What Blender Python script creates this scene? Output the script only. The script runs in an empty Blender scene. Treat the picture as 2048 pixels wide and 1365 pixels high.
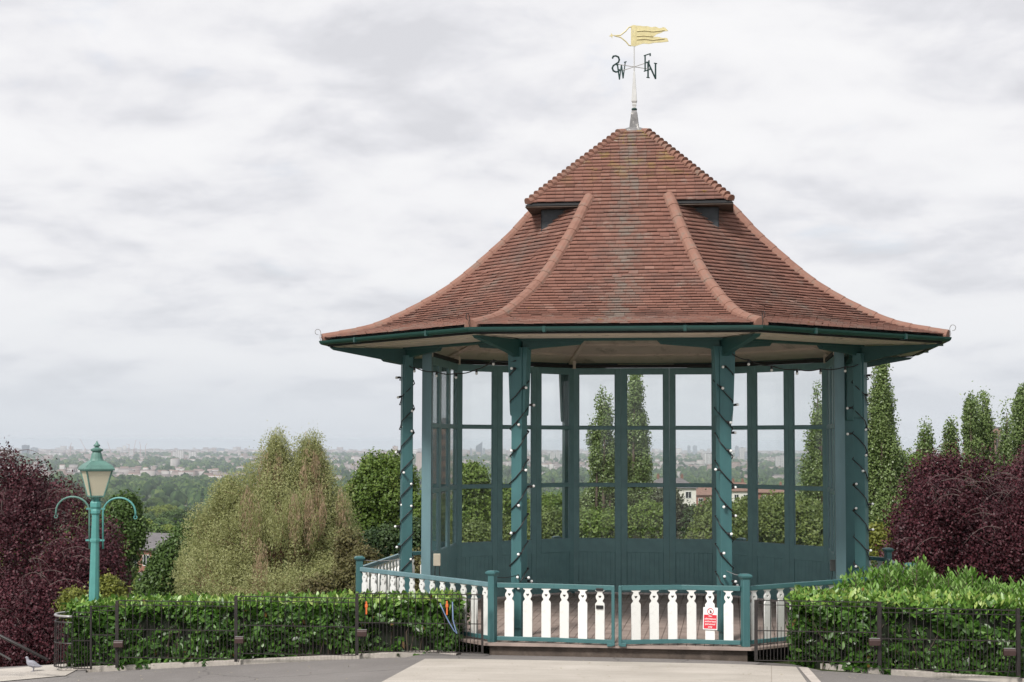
import bpy, math, random
import numpy as np
from mathutils import Vector, Matrix
R = math.radians
# ------------------------------------------------------------------ camera, light, exposure
scn = bpy.context.scene
F_PX, TILT, CAM_Z, ROLL = 3252.6, R(3.538), 3.198, R(0.142)
cd = bpy.data.cameras.new('camera'); cam = bpy.data.objects.new('camera', cd)
scn.collection.objects.link(cam); scn.camera = cam
cd.sensor_width = 36; cd.lens = F_PX / 2048 * 36; cd.clip_start = .5; cd.clip_end = 60000
cam.matrix_world = Matrix.Translation((0, 0, CAM_Z)) @ Matrix.Rotation(R(90) + TILT, 4, 'X') @ Matrix.Rotation(ROLL, 4, 'Z')
scn.view_settings.view_transform = 'Standard'; scn.view_settings.look = 'None'
scn.view_settings.gamma = 1; scn.view_settings.exposure = 1.05
scn.cycles.max_bounces = 6; scn.cycles.diffuse_bounces = 3; scn.cycles.glossy_bounces = 2
scn.cycles.transparent_max_bounces = 16; scn.cycles.volume_bounces = 0
SUN_EL, SUN_AZ = R(46), R(-30)       # sun behind the camera, to the left (azimuth from -Y towards +X)
sv = Vector((math.sin(SUN_AZ) * math.cos(SUN_EL), -math.cos(SUN_AZ) * math.cos(SUN_EL), math.sin(SUN_EL)))
sl = bpy.data.lights.new('sun', 'SUN'); sl.energy = 1.9; sl.angle = R(12); sl.color = (1, .965, .91)
so = bpy.data.objects.new('sun', sl); scn.collection.objects.link(so)
so.rotation_euler = sv.to_track_quat('Z', 'Y').to_euler(); so.location = sv * 60

w = bpy.data.worlds.new("World"); scn.world = w; w.use_nodes = True
nt = w.node_tree; nt.nodes.clear()
def nd(t, typ, **kw):
    n = t.nodes.new(typ)
    for k, v in kw.items():
        if k in n.inputs: n.inputs[k].default_value = v
        else: setattr(n, k, v)
    return n
def ramp(t, fac, stops):
    n = t.nodes.new('ShaderNodeValToRGB'); cr = n.color_ramp
    while len(cr.elements) < len(stops): cr.elements.new(.5)
    for e, (p, c) in zip(cr.elements, stops):
        e.position = p; e.color = (c[0], c[1], c[2], 1) if hasattr(c, '__len__') else (c, c, c, 1)
    t.links.new(fac, n.inputs[0]); return n.outputs[0]
def math_n(t, op, a, b=None, c=None):
    n = t.nodes.new('ShaderNodeMath'); n.operation = op
    for i, v in enumerate((a, b, c)):
        if v is None: continue
        if hasattr(v, 'default_value') or hasattr(v, 'links'): t.links.new(v, n.inputs[i])
        else: n.inputs[i].default_value = v
    return n.outputs[0]
def mixc(t, fac, a, b, mode='MIX'):
    n = t.nodes.new('ShaderNodeMix'); n.data_type = 'RGBA'; n.blend_type = mode
    for i, v in ((0, fac), (6, a), (7, b)):
        if hasattr(v, 'links'): t.links.new(v, n.inputs[i])
        elif i == 0: n.inputs[0].default_value = v
        else: n.inputs[i].default_value = (v[0], v[1], v[2], 1)
    return n.outputs[2]
sky = nd(nt, 'ShaderNodeTexSky', sky_type='NISHITA', sun_disc=False)
sky.sun_elevation = SUN_EL; sky.sun_rotation = math.atan2(sv.x, sv.y); sky.dust_density = 2
tc = nd(nt, 'ShaderNodeTexCoord'); sep = nd(nt, 'ShaderNodeSeparateXYZ'); nt.links.new(tc.outputs['Generated'], sep.inputs[0])
zz = math_n(nt, 'MAXIMUM', sep.outputs[2], 0.0)
den = math_n(nt, 'ADD', zz, .26)
cmb = nd(nt, 'ShaderNodeCombineXYZ')
nt.links.new(math_n(nt, 'DIVIDE', sep.outputs[0], den), cmb.inputs[0]); nt.links.new(math_n(nt, 'DIVIDE', sep.outputs[1], den), cmb.inputs[1])
def cloud(scale, off, detail, rough, dist, grow=1.0):
    mp = nd(nt, 'ShaderNodeMapping'); nt.links.new(cmb.outputs[0], mp.inputs[0]); mp.inputs['Location'].default_value = off; mp.inputs['Scale'].default_value = (grow, grow, 1)
    n = nd(nt, 'ShaderNodeTexNoise', Scale=scale, Detail=detail, Roughness=rough, Distortion=dist); nt.links.new(mp.outputs[0], n.inputs['Vector']); return n.outputs[0]
# cloud masses, with paler upper edges and greyer undersides (density here compared with density a little farther down the sky)
cA = cloud(1.9, (3.1, 1.7, 0), 7, .50, .2); cB = cloud(1.9, (3.1, 1.7, 0), 7, .50, .2, 1.045)
cC = cloud(5.2, (7.3, 2.2, 4), 8, .52, .3); cD = cloud(5.2, (7.3, 2.2, 4), 8, .52, .3, 1.02)
edge = math_n(nt, 'ADD', math_n(nt, 'MULTIPLY', math_n(nt, 'SUBTRACT', cB, cA), .85), math_n(nt, 'MULTIPLY', math_n(nt, 'SUBTRACT', cD, cC), .40))
thick = math_n(nt, 'ADD', math_n(nt, 'MULTIPLY', cA, .72), math_n(nt, 'MULTIPLY', cC, .28))
cc = math_n(nt, 'ADD', math_n(nt, 'SUBTRACT', 1.0, thick), edge)
ccol = ramp(nt, cc, [(.32, (3.45, 3.47, 3.66)), (.42, (3.88, 3.89, 4.07)), (.49, (4.22, 4.21, 4.34)), (.57, (4.44, 4.43, 4.52)), (.68, (4.56, 4.55, 4.62))])
cover = ramp(nt, cC, [(.62, 1.0), (.76, .86)])
base = mixc(nt, cover, sky.outputs[0], ccol)
hz = ramp(nt, zz, [(0.0, 1.0), (.02, .85), (.05, .45), (.11, .12), (.2, 0.0)])
fin = mixc(nt, hz, base, (3.3, 3.48, 3.72))
bg = nd(nt, 'ShaderNodeBackground', Strength=.10); nt.links.new(fin, bg.inputs[0])
wo = nd(nt, 'ShaderNodeOutputWorld'); nt.links.new(bg.outputs[0], wo.inputs[0])

# ------------------------------------------------------------------ helpers
col = scn.collection
rng = np.random.default_rng(7); random.seed(7)
def P(x, y, d):
    """point of the picture (2048 px wide) at depth d metres"""
    a = (x - 1024) / F_PX; b = (682.5 - y) / F_PX; k = ROLL
    a, b = a * math.cos(k) - b * math.sin(k), a * math.sin(k) + b * math.cos(k)
    s = d / (math.cos(TILT) - b * math.sin(TILT))
    return Vector((a * s, d, CAM_Z + s * (math.sin(TILT) + b * math.cos(TILT))))
def tag(o, label=None, cat=None, group=None, kind=None):
    if label: o['label'] = label
    if cat: o['category'] = cat
    if group: o['group'] = group
    if kind: o['kind'] = kind
    return o
def empty(name, loc, label=None, cat=None, group=None, parent=None):
    o = bpy.data.objects.new(name, None); col.objects.link(o); o.location = loc; o.empty_display_size = .2
    if parent: o.parent = parent
    return tag(o, label, cat, group)
def link_mesh(name, me, m=None, parent=None, loc=None):
    o = bpy.data.objects.new(name, me); col.objects.link(o)
    if m is not None and not me.materials: me.materials.append(m)
    if parent is not None:
        o.parent = parent
        if loc is None: o.location = -Vector(parent['_w']) if '_w' in parent.keys() else (0, 0, 0)
    if loc is not None: o.location = loc
    return o
def root(name, loc, label, cat, group=None):
    """an Empty whose parts are given in world coordinates"""
    o = empty(name, loc, label, cat, group); o['_w'] = tuple(loc); return o
class MB:
    def __init__(s): s.v = []; s.f = []
    def add(s, vs, fs):
        n = len(s.v); s.v += [tuple(x) for x in vs]; s.f += [tuple(i + n for i in f) for f in fs]; return s
    def box(s, c, size, ax=None, M=None):
        """box centre c, full size along axes ax (3 unit vectors)"""
        c = Vector(c); h = [x / 2 for x in size]
        if ax is None: ax = (Vector((1, 0, 0)), Vector((0, 1, 0)), Vector((0, 0, 1)))
        vs = [c + ax[0] * (i * h[0]) + ax[1] * (j * h[1]) + ax[2] * (k * h[2]) for i in (-1, 1) for j in (-1, 1) for k in (-1, 1)]
        return s.add(vs, [(0, 1, 3, 2), (4, 6, 7, 5), (0, 4, 5, 1), (2, 3, 7, 6), (0, 2, 6, 4), (1, 5, 7, 3)])
    def hexa(s, vs): # 4 bottom, 4 top
        return s.add(vs, [(3, 2, 1, 0), (4, 5, 6, 7), (0, 1, 5, 4), (1, 2, 6, 5), (2, 3, 7, 6), (3, 0, 4, 7)])
    def bar(s, a, b, w, h=None, up=(0, 0, 1)):
        a = Vector(a); b = Vector(b); h = h or w; d = b - a; L = d.length; d.normalize()
        u = Vector(up)
        if abs(d.dot(u)) > .98: u = Vector((0, 1, 0))
        x = d.cross(u).normalized(); z = x.cross(d)
        return s.box((a + b) / 2, (w, L, h), (x, d, z))
    def prism(s, pts, off):
        """closed outline (world points) pushed by vector off"""
        n = len(pts); off = Vector(off); vs = [Vector(p) for p in pts]; vs += [p + off for p in vs]
        return s.add(vs, [tuple(range(n))[::-1], tuple(range(n, 2 * n))] + [(i, (i + 1) % n, (i + 1) % n + n, i + n) for i in range(n)])
    def tube(s, pts, rad, sides=6, cap=True, half=None):
        pts = [Vector(p) for p in pts]; n = len(pts)
        if not hasattr(rad, '__len__'): rad = [rad] * n
        vs = []; prev = None
        for i, p in enumerate(pts):
            d = (pts[min(i + 1, n - 1)] - pts[max(i - 1, 0)])
            d = d.normalized() if d.length > 1e-9 else Vector((0, 0, 1))
            if prev is None:
                u = Vector((0, 0, 1)) if abs(d.z) < .9 else Vector((1, 0, 0))
                x = d.cross(u).normalized()
            else: x = (prev - d * prev.dot(d)).normalized()
            prev = x; y = d.cross(x)
            for k in range(sides):
                a = 2 * math.pi * k / sides; vs.append(p + (x * math.cos(a) + y * math.sin(a)) * rad[i])
        fs = [(i * sides + k, i * sides + (k + 1) % sides, (i + 1) * sides + (k + 1) % sides, (i + 1) * sides + k) for i in range(n - 1) for k in range(sides)]
        if cap: fs += [tuple(range(sides))[::-1], tuple((n - 1) * sides + k for k in range(sides))]
        return s.add(vs, fs)
    def lathe(s, c, prof, sides=12, sq=1.0, rot=0.):
        c = Vector(c); vs = []
        for r_, z in prof:
            for k in range(sides):
                a = 2 * math.pi * (k + .5) / sides + rot
                vs.append(c + Vector((r_ * math.cos(a), r_ * math.sin(a), z)))
        n = len(prof)
        fs = [(i * sides + k, i * sides + (k + 1) % sides, (i + 1) * sides + (k + 1) % sides, (i + 1) * sides + k) for i in range(n - 1) for k in range(sides)]
        fs += [tuple(range(sides))[::-1], tuple((n - 1) * sides + k for k in range(sides))]
        return s.add(vs, fs)
    def build(s, name, m, parent=None, smooth=False, bevel=0, loc=None):
        me = bpy.data.meshes.new(name); me.from_pydata([tuple(x) for x in s.v], [], s.f); me.validate()
        if smooth: me.shade_smooth() if hasattr(me, 'shade_smooth') else None
        o = link_mesh(name, me, m, parent, loc)
        if bevel:
            b = o.modifiers.new('bevel', 'BEVEL'); b.width = bevel; b.segments = 2; b.limit_method = 'ANGLE'; b.angle_limit = R(40)
        return o
def np_mesh(name, V, Q, tint=None, smooth=False):
    me = bpy.data.meshes.new(name); n = len(V); m = len(Q); k = Q.shape[1]
    me.vertices.add(n); me.vertices.foreach_set('co', np.ascontiguousarray(V, dtype=np.float32).ravel())
    me.loops.add(m * k); me.loops.foreach_set('vertex_index', np.ascontiguousarray(Q, dtype=np.int32).ravel())
    me.polygons.add(m); me.polygons.foreach_set('loop_start', np.arange(0, m * k, k, dtype=np.int32))
    me.update(calc_edges=True)
    if tint is not None:
        a = me.attributes.new('tint', 'FLOAT', 'FACE'); a.data.foreach_set('value', np.ascontiguousarray(tint, dtype=np.float32))
    if smooth: me.shade_smooth()
    return me
def unit(a): return a / np.maximum(np.linalg.norm(a, axis=-1, keepdims=True), 1e-9)

# ------------------------------------------------------------------ materials
def newmat(name):
    m = bpy.data.materials.new(name); m.use_nodes = True; t = m.node_tree; t.nodes.clear()
    out = t.nodes.new('ShaderNodeOutputMaterial'); b = t.nodes.new('ShaderNodeBsdfPrincipled'); t.links.new(b.outputs[0], out.inputs[0])
    return m, t, b, out
def noise(t, scale, detail=4, rough=.55, vec=None, dist=0, stretch=None):
    n = nd(t, 'ShaderNodeTexNoise', Scale=scale, Detail=detail, Roughness=rough, Distortion=dist)
    if vec is None:
        tc = t.nodes.new('ShaderNodeTexCoord'); vec = tc.outputs['Object']
    if stretch:
        mp = t.nodes.new('ShaderNodeMapping'); mp.inputs['Scale'].default_value = stretch; t.links.new(vec, mp.inputs[0]); vec = mp.outputs[0]
    t.links.new(vec, n.inputs['Vector']); return n.outputs[0]
def bump(t, b, h, dist=.01, strength=.5):
    n = nd(t, 'ShaderNodeBump', Strength=strength, Distance=dist); t.links.new(h, n.inputs['Height']); t.links.new(n.outputs[0], b.inputs['Normal'])
def mat(name, c, rough=.6, var=.25, scale=6, bmp=.0, metal=0, spec=.5, dirt=None, dscale=2.5, dlo=.55, dhi=.75, stretch=None):
    m, t, b, out = newmat(name)
    n = noise(t, scale, 6, .6, stretch=stretch)
    lo = tuple(x * (1 - var) for x in c); hi = tuple(min(1, x * (1 + var)) for x in c)
    cc = ramp(t, n, [(.3, lo), (.7, hi)])
    if dirt: cc = mixc(t, ramp(t, noise(t, dscale, 8, .68), [(dlo, 0.), (dhi, 1.)]), cc, dirt)
    t.links.new(cc, b.inputs['Base Color'])
    b.inputs['Roughness'].default_value = rough; b.inputs['Metallic'].default_value = metal
    b.inputs['Specular IOR Level'].default_value = spec
    if bmp: bump(t, b, noise(t, scale * 8, 5, .6), .01, bmp)
    return m
def leafmat(name, cols, rough=.5, trans=.25, spec=.35, objvar=0.):
    m, t, b, out = newmat(name)
    at = nd(t, 'ShaderNodeAttribute', attribute_name='tint'); fac = at.outputs['Fac']
    if objvar:
        oi = t.nodes.new('ShaderNodeObjectInfo')
        fac = math_n(t, 'ADD', math_n(t, 'MULTIPLY', fac, 1 - objvar), math_n(t, 'MULTIPLY', oi.outputs['Random'], objvar))
    cc = ramp(t, fac, [(i / (len(cols) - 1), c) for i, c in enumerate(cols)])
    t.links.new(cc, b.inputs['Base Color']); b.inputs['Roughness'].default_value = rough; b.inputs['Specular IOR Level'].default_value = spec
    tr = t.nodes.new('ShaderNodeBsdfTranslucent'); t.links.new(cc, tr.inputs[0])
    mx = t.nodes.new('ShaderNodeMixShader'); mx.inputs[0].default_value = trans
    t.links.new(b.outputs[0], mx.inputs[1]); t.links.new(tr.outputs[0], mx.inputs[2]); t.links.new(mx.outputs[0], out.inputs[0])
    return m
TEAL = (.052, .138, .143)
M = {}
M['teal'] = mat('teal_paint', TEAL, .42, .10, 5, .12, spec=.4, dirt=(.10, .17, .16), dscale=9, dlo=.68, dhi=.8, stretch=(1, 1, .25))
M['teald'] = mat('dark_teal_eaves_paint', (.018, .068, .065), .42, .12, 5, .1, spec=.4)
M['teals'] = mat('screen_teal_brightened', (.165, .305, .315), .45, .1, 4, .12, spec=.4)  # paler than the posts' teal; the colour makes up for dim light inside
M['teal_l'] = mat('teal_paint_pale', (.14, .240, .265), .45, .12, 5, .15, spec=.4, dirt=(.2, .26, .25), dscale=14, dlo=.7, dhi=.78, stretch=(1, 1, .2))  # paler, bluer teal with upright streaky spots
M['teal_post'] = mat('teal_paint_flaking', (.048, .132, .138), .45, .12, 5, .15, spec=.4, dirt=(.33, .38, .34), dscale=7, dlo=.70, dhi=.76, stretch=(1, 1, .4))
M['gutter'] = mat('dark_green_gutter_paint', (.012, .052, .045), .3, .15, 5, .05, dirt=(.22, .25, .2), dscale=10, dlo=.7, dhi=.76)
M['fascia'] = mat('gap_shade_black', (.012, .012, .013), .7, .2)  # near-black colour carries the shade of the gaps behind gutter and above screens
M['soffit'] = mat('cream_soffit_paint', (.60, .52, .43), .6, .08, 3, dirt=(.30, .27, .22), dscale=4, dlo=.55, dhi=.75)
M['ceiling'] = mat('cream_ceiling_boards', (.66, .55, .47), .7, .07, 3, dirt=(.3, .24, .2), dscale=2)
M['white'] = mat('white_gloss_paint', (.80, .80, .78), .4, .03, 4, dirt=(.55, .54, .50), dscale=8, dlo=.62, dhi=.75)
M['lead'] = mat('weathered_lead', (.16, .155, .155), .55, .35, 8, .2, dirt=(.6, .58, .55), dscale=14, dlo=.56, dhi=.64)
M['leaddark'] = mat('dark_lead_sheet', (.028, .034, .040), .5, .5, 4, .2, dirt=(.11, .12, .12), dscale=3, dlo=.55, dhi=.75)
M['vwhite'] = mat('white_vane_paint', (.50, .50, .49), .5, .1, 9, dirt=(.3, .3, .3), dscale=12, dlo=.6, dhi=.7)
M['gold'] = mat('dull_gold_leaf', (.60, .53, .29), .55, .15, 8, .2, metal=.15, dirt=(.5, .47, .33), dscale=9)
M['letter'] = mat('dark_green_iron_letters', (.01, .04, .035), .4, .2)
M['turq'] = mat('turquoise_post_paint', (.085, .28, .26), .4, .1, 5, .1, dirt=(.12, .28, .26), dscale=10)
M['turqdark'] = mat('verdigris_lantern_paint', (.095, .20, .17), .5, .18, 8, .15, dirt=(.05, .11, .1), dscale=9)
M['iron'] = mat('brown_black_iron', (.020, .016, .015), .5, .3, 6, .1, dirt=(.05, .03, .024), dscale=9)
M['ironlite'] = mat('galvanised_iron', (.35, .34, .34), .4, .15, 6, metal=.5)
M['brownbox'] = mat('brown_floodlight_paint', (.060, .035, .032), .38, .15, 5)
M['black'] = mat('black_cable_rubber', (.012, .012, .013), .45, .2)
M['bulb'] = mat('opal_bulb_glass', (.82, .82, .80), .15, .02, 3)
M['deck'] = mat('weathered_deck_timber', (.30, .235, .205), .7, .25, 3, .3, dirt=(.17, .13, .11), dscale=1.4)
M['plinth'] = mat('brown_concrete_plinth', (.085, .065, .052), .9, .35, 6, .6, dirt=(.15, .12, .10), dscale=4)
M['void'] = mat('void_shade_base', (.02, .018, .016), .95, .3, 4)
M['ebox'] = mat('cream_socket_box', (.42, .38, .30), .5, .1, 9)
M['gbox'] = mat('grey_socket_box', (.13, .14, .135), .5, .1, 9)
M['bark'] = mat('grey_brown_bark', (.10, .075, .055), .9, .4, 5, .6, stretch=(1, 1, .3))
M['barkpale'] = mat('pale_grey_twigs', (.26, .20, .18), .9, .3, 5)
M['barkpink'] = mat('pinkish_willow_twigs', (.22, .12, .085), .9, .3, 5)
M['red'] = mat('red_sign_print', (.62, .03, .05), .4, .05)
M['signwhite'] = mat('white_sign_plastic', (.85, .85, .85), .3, .02)
M['orange'] = mat('orange_plastic', (.62, .14, .03), .5, .1)
M['blue'] = mat('blue_grey_hose', (.14, .20, .34), .5, .1)
M['kerb'] = mat('pale_kerb_stone', (.50, .45, .41), .85, .15, 8, .4, dirt=(.25, .22, .19), dscale=5)
# glass: thin pane
def glassmat(name, tintc, dust, rough=.03):
    m, t, b, out = newmat(name); t.nodes.remove(b)
    tr = nd(t, 'ShaderNodeBsdfTransparent'); tr.inputs[0].default_value = (*tintc, 1)
    gl = nd(t, 'ShaderNodeBsdfGlossy', Roughness=rough)
    lw = nd(t, 'ShaderNodeLayerWeight', Blend=.5); fr5 = math_n(t, 'ADD', math_n(t, 'MULTIPLY', math_n(t, 'POWER', lw.outputs['Facing'], 4.5), .75), .03); mx = t.nodes.new('ShaderNodeMixShader')
    t.links.new(fr5, mx.inputs[0]); t.links.new(tr.outputs[0], mx.inputs[1]); t.links.new(gl.outputs[0], mx.inputs[2])
    df = nd(t, 'ShaderNodeBsdfDiffuse'); df.inputs[0].default_value = (.75, .76, .75, 1)
    m2 = t.nodes.new('ShaderNodeMixShader')
    n = ramp(t, noise(t, 1.6, 6, .7), [(.35, dust * .6), (.7, dust * 1.6)]); t.links.new(n, m2.inputs[0])
    t.links.new(mx.outputs[0], m2.inputs[1]); t.links.new(df.outputs[0], m2.inputs[2]); t.links.new(m2.outputs[0], out.inputs[0])
    return m
M['glass'] = glassmat('dusty_window_glass', (.985, .995, .99), .02)
def lanternglass():
    m, t, b, out = newmat('yellowed_lantern_glass'); b.inputs['Base Color'].default_value = (.88, .84, .70, 1); b.inputs['Roughness'].default_value = .35
    tr = t.nodes.new('ShaderNodeBsdfTranslucent'); tr.inputs[0].default_value = (.92, .88, .74, 1)
    mx = t.nodes.new('ShaderNodeMixShader'); mx.inputs[0].default_value = .5
    t.links.new(b.outputs[0], mx.inputs[1]); t.links.new(tr.outputs[0], mx.inputs[2]); t.links.new(mx.outputs[0], out.inputs[0]); return m
M['lantern'] = lanternglass()
def tilemat(name='clay_roof_tiles', stains=True):
    m, t, b, out = newmat(name)
    at = nd(t, 'ShaderNodeAttribute', attribute_name='tint')
    c = ramp(t, at.outputs['Fac'], [(0, (.115, .058, .044)), (.3, (.183, .090, .069)), (.7, (.235, .116, .089)), (1, (.285, .160, .125))])
    n1 = noise(t, 1.1, 8, .7)
    c = mixc(t, ramp(t, n1, [(.50, 0.), (.72, .75)]), c, (.115, .075, .068))
    n2 = noise(t, 2.6, 9, .75)
    c = mixc(t, ramp(t, n2, [(.56, 0.), (.70, .65)]), c, (.30, .25, .215))
    # soot and lichen run down the middle of each roof face, and lie thicker near the eaves
    at2 = nd(t, 'ShaderNodeAttribute', attribute_name='streak')
    s2 = math_n(t, 'MULTIPLY', at2.outputs['Fac'], ramp(t, noise(t, 3.5, 8, .7), [(.40, 0.), (.60, .9)]))
    c = mixc(t, s2, c, (.185, .160, .138))
    n3 = noise(t, 5, 7, .7)
    c = mixc(t, ramp(t, n3, [(.66, 0.), (.71, .75)]), c, (.24, .15, .03))
    tz = t.nodes.new('ShaderNodeTexCoord'); sz = t.nodes.new('ShaderNodeSeparateXYZ'); t.links.new(tz.outputs['Object'], sz.inputs[0])
    hi_ = ramp(t, math_n(t, 'DIVIDE', sz.outputs[2], 10.), [(.78, 0.), (.88, 1.)])
    c = mixc(t, math_n(t, 'MULTIPLY', hi_, ramp(t, noise(t, 3.2, 8, .7), [(.52, 0.), (.60, .75)])), c, (.27, .20, .06))
    c = mixc(t, math_n(t, 'MULTIPLY', hi_, ramp(t, noise(t, 6.5, 8, .75), [(.60, 0.), (.66, .7)])), c, (.36, .33, .29))
    t.links.new(c, b.inputs['Base Color']); b.inputs['Roughness'].default_value = .85; b.inputs['Specular IOR Level'].default_value = .2
    bump(t, b, noise(t, 40, 5, .6), .006, .5)
    return m
M['tile'] = tilemat()
M['hiptile'] = mat('clay_hip_tiles', (.255, .134, .100), .75, .18, 5, .3, spec=.25, dirt=(.17, .135, .11), dscale=5, dlo=.5, dhi=.72)

# ------------------------------------------------------------------ ground
def smooth(x, a, b):
    t = np.clip((x - a) / (b - a), 0, 1); return t * t * (3 - 2 * t)
def fence_y(X): return 25.85 - .2 * X
def plateau(X): return -.19 - .078 * np.log1p(np.exp((-1.6 - X) * 3)) / 3 - .035 * np.log1p(np.exp((X - 3.6) * 3)) / 3
LP = ([0, 3, 8, 15, 40, 60, 100, 200, 350, 800, 1500, 3000, 6000, 40000], [0, -.8, -2.6, -4.3, -7, -9, -13, -19, -28, -48, -66, -82, -90, -90])
RP = ([0, 3, 8, 15, 40, 60, 100, 200, 350, 800, 1500, 3000, 6000, 40000], [0, -.5, -1.6, -2.8, -4.2, -5.6, -8.5, -13, -15.5, -36, -62, -82, -90, -90])
def terr(X, Y):
    X = np.asarray(X, float); Y = np.asarray(Y, float)
    s = np.maximum(0, Y - fence_y(np.clip(X, -14, 14)) - 1.2)
    u = X / np.maximum(Y, 20)
    b = smooth(u, -.05, .08)
    d = s + 1e-6
    z = (1 - b) * np.interp(d, *LP) + b * np.interp(d, *RP)
    pl = plateau(np.clip(X, -9, 12))
    far = smooth(Y, 60, 400)
    return pl + z + far * (1.8 * np.sin(X * .011 + 1) * np.sin(Y * .006)) - .06 * (s <= 0)
def gz(X, Y): return float(terr(X, Y))
n = 150
uu = np.linspace(-1, 1, 2 * n + 1); gx = np.sinh(uu * 8.2) / np.sinh(8.2) * 18000
vv = np.linspace(0, 1, 2 * n + 1); gy = np.concatenate([np.linspace(-400, 20, 12), 20.5 + np.sinh(vv * 8.4) / np.sinh(8.4) * 15800])
GX, GY = np.meshgrid(gx, gy); GZ = terr(GX, GY)
V = np.stack([GX, GY, GZ], -1).reshape(-1, 3); nx = len(gx); ny = len(gy)
ii, jj = np.meshgrid(np.arange(nx - 1), np.arange(ny - 1)); a = (jj * nx + ii).ravel()
me = np_mesh('ground', V, np.stack([a, a + 1, a + nx + 1, a + nx], 1), smooth=True)
def groundmat():
    m, t, b, out = newmat('hillside_grass_and_far_fields')
    c = ramp(t, noise(t, .9, 8, .7), [(.3, (.035, .055, .02)), (.7, (.085, .10, .04))])
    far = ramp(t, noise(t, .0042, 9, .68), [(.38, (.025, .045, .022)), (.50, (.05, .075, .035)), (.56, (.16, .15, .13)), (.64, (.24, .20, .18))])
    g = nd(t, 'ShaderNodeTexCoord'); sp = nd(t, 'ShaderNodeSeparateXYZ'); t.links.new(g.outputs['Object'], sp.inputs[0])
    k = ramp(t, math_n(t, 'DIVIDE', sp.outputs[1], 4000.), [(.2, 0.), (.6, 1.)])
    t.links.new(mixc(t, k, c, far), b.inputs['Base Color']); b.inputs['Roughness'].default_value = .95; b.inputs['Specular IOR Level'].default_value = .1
    return m
tag(link_mesh('ground', me, groundmat()), kind='structure')
# forecourt: tarmac sheet following the plateau
def sheet(name, xs, yf0, yf1, m, dz, ny=60):
    xs = np.asarray(xs); tt = np.linspace(0, 1, ny)
    X = np.repeat(xs[None], ny, 0); Y0 = np.array([yf0(x) for x in xs]); Y1 = np.array([yf1(x) for x in xs])
    Y = Y0[None] * (1 - tt[:, None]) + Y1[None] * tt[:, None]
    Z = plateau(np.clip(X, -9, 12)) + dz
    V = np.stack([X, Y, Z], -1).reshape(-1, 3); nx = len(xs)
    ii, jj = np.meshgrid(np.arange(nx - 1), np.arange(ny - 1)); a = (jj * nx + ii).ravel()
    return tag(link_mesh(name, np_mesh(name, V, np.stack([a, a + 1, a + nx + 1, a + nx], 1), smooth=True), m), kind='structure')
def asphalt():
    m, t, b, out = newmat('grey_asphalt')
    c = ramp(t, noise(t, .5, 6, .6), [(.3, (.185, .168, .160)), (.7, (.245, .225, .214))])
    c = mixc(t, ramp(t, noise(t, 55, 3, .8), [(.40, .5), (.62, 0.)]), c, (.11, .105, .102))
    c = mixc(t, ramp(t, noise(t, 80, 3, .8), [(.66, 0.), (.74, .6)]), c, (.40, .37, .34))
    c = mixc(t, ramp(t, noise(t, 1.7, 8, .7, stretch=(1, 2.4, 1)), [(.55, 0.), (.75, .45)]), c, (.30, .285, .27))
    def crackline(sc, wd, off):
        tc2 = t.nodes.new('ShaderNodeTexCoord'); mp = t.nodes.new('ShaderNodeMapping'); mp.inputs['Location'].default_value = off; t.links.new(tc2.outputs['Object'], mp.inputs[0])
        va = nd(t, 'ShaderNodeVectorMath', operation='ADD'); nz = nd(t, 'ShaderNodeTexNoise', Scale=3., Detail=6.); sc_ = nd(t, 'ShaderNodeVectorMath', operation='SCALE'); sc_.inputs['Scale'].default_value = .35
        t.links.new(mp.outputs[0], nz.inputs['Vector']); t.links.new(nz.outputs['Color'], sc_.inputs[0]); t.links.new(mp.outputs[0], va.inputs[0]); t.links.new(sc_.outputs[0], va.inputs[1])
        vo = nd(t, 'ShaderNodeTexVoronoi', feature='DISTANCE_TO_EDGE', Scale=sc); t.links.new(va.outputs[0], vo.inputs['Vector'])
        return ramp(t, vo.outputs['Distance'], [(0., .75), (wd, 0.)])
    c = mixc(t, crackline(.33, .006, (3, 1, 0)), c, (.07, .065, .062))
    t.links.new(c, b.inputs['Base Color']); b.inputs['Roughness'].default_value = .9
    bump(t, b, noise(t, 90, 4, .7), .01, .5); return m
def paving():
    m, t, b, out = newmat('pale_concrete_paving')
    c = ramp(t, noise(t, .8, 7, .65, stretch=(1, 2.2, 1)), [(.3, (.42, .38, .335)), (.7, (.55, .505, .455))])
    c = mixc(t, ramp(t, noise(t, 45, 3, .8), [(.36, .4), (.55, 0.)]), c, (.30, .27, .24))
    c = mixc(t, ramp(t, noise(t, 3.2, 9, .8), [(.58, 0.), (.7, .45)]), c, (.27, .25, .21))
    br = nd(t, 'ShaderNodeTexBrick', offset=.0); br.inputs['Scale'].default_value = 1; br.inputs['Brick Width'].default_value = 60.; br.inputs['Row Height'].default_value = .62; br.inputs['Mortar Size'].default_value = .007
    br.inputs['Color1'].default_value = (1, 1, 1, 1); br.inputs['Color2'].default_value = (.90, .90, .89, 1); br.inputs['Mortar'].default_value = (.60, .57, .53, 1)
    tcb = t.nodes.new('ShaderNodeTexCoord'); mpb = t.nodes.new('ShaderNodeMapping'); mpb.inputs['Rotation'].default_value = (0, 0, R(9)); t.links.new(tcb.outputs['Object'], mpb.inputs[0]); t.links.new(mpb.outputs[0], br.inputs['Vector'])
    c = mixc(t, .8, c, br.outputs[0], 'MULTIPLY')
    t.links.new(c, b.inputs['Base Color']); b.inputs['Roughness'].default_value = .85
    bump(t, b, noise(t, 70, 4, .7), .008, .4); return m
M['asphalt'] = asphalt(); M['paving'] = paving()
def front_line(x): return fence_y(x) + (.35 if -1.4 < x < 4.4 else 1.1 if x < -7.15 else -.22)
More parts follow.
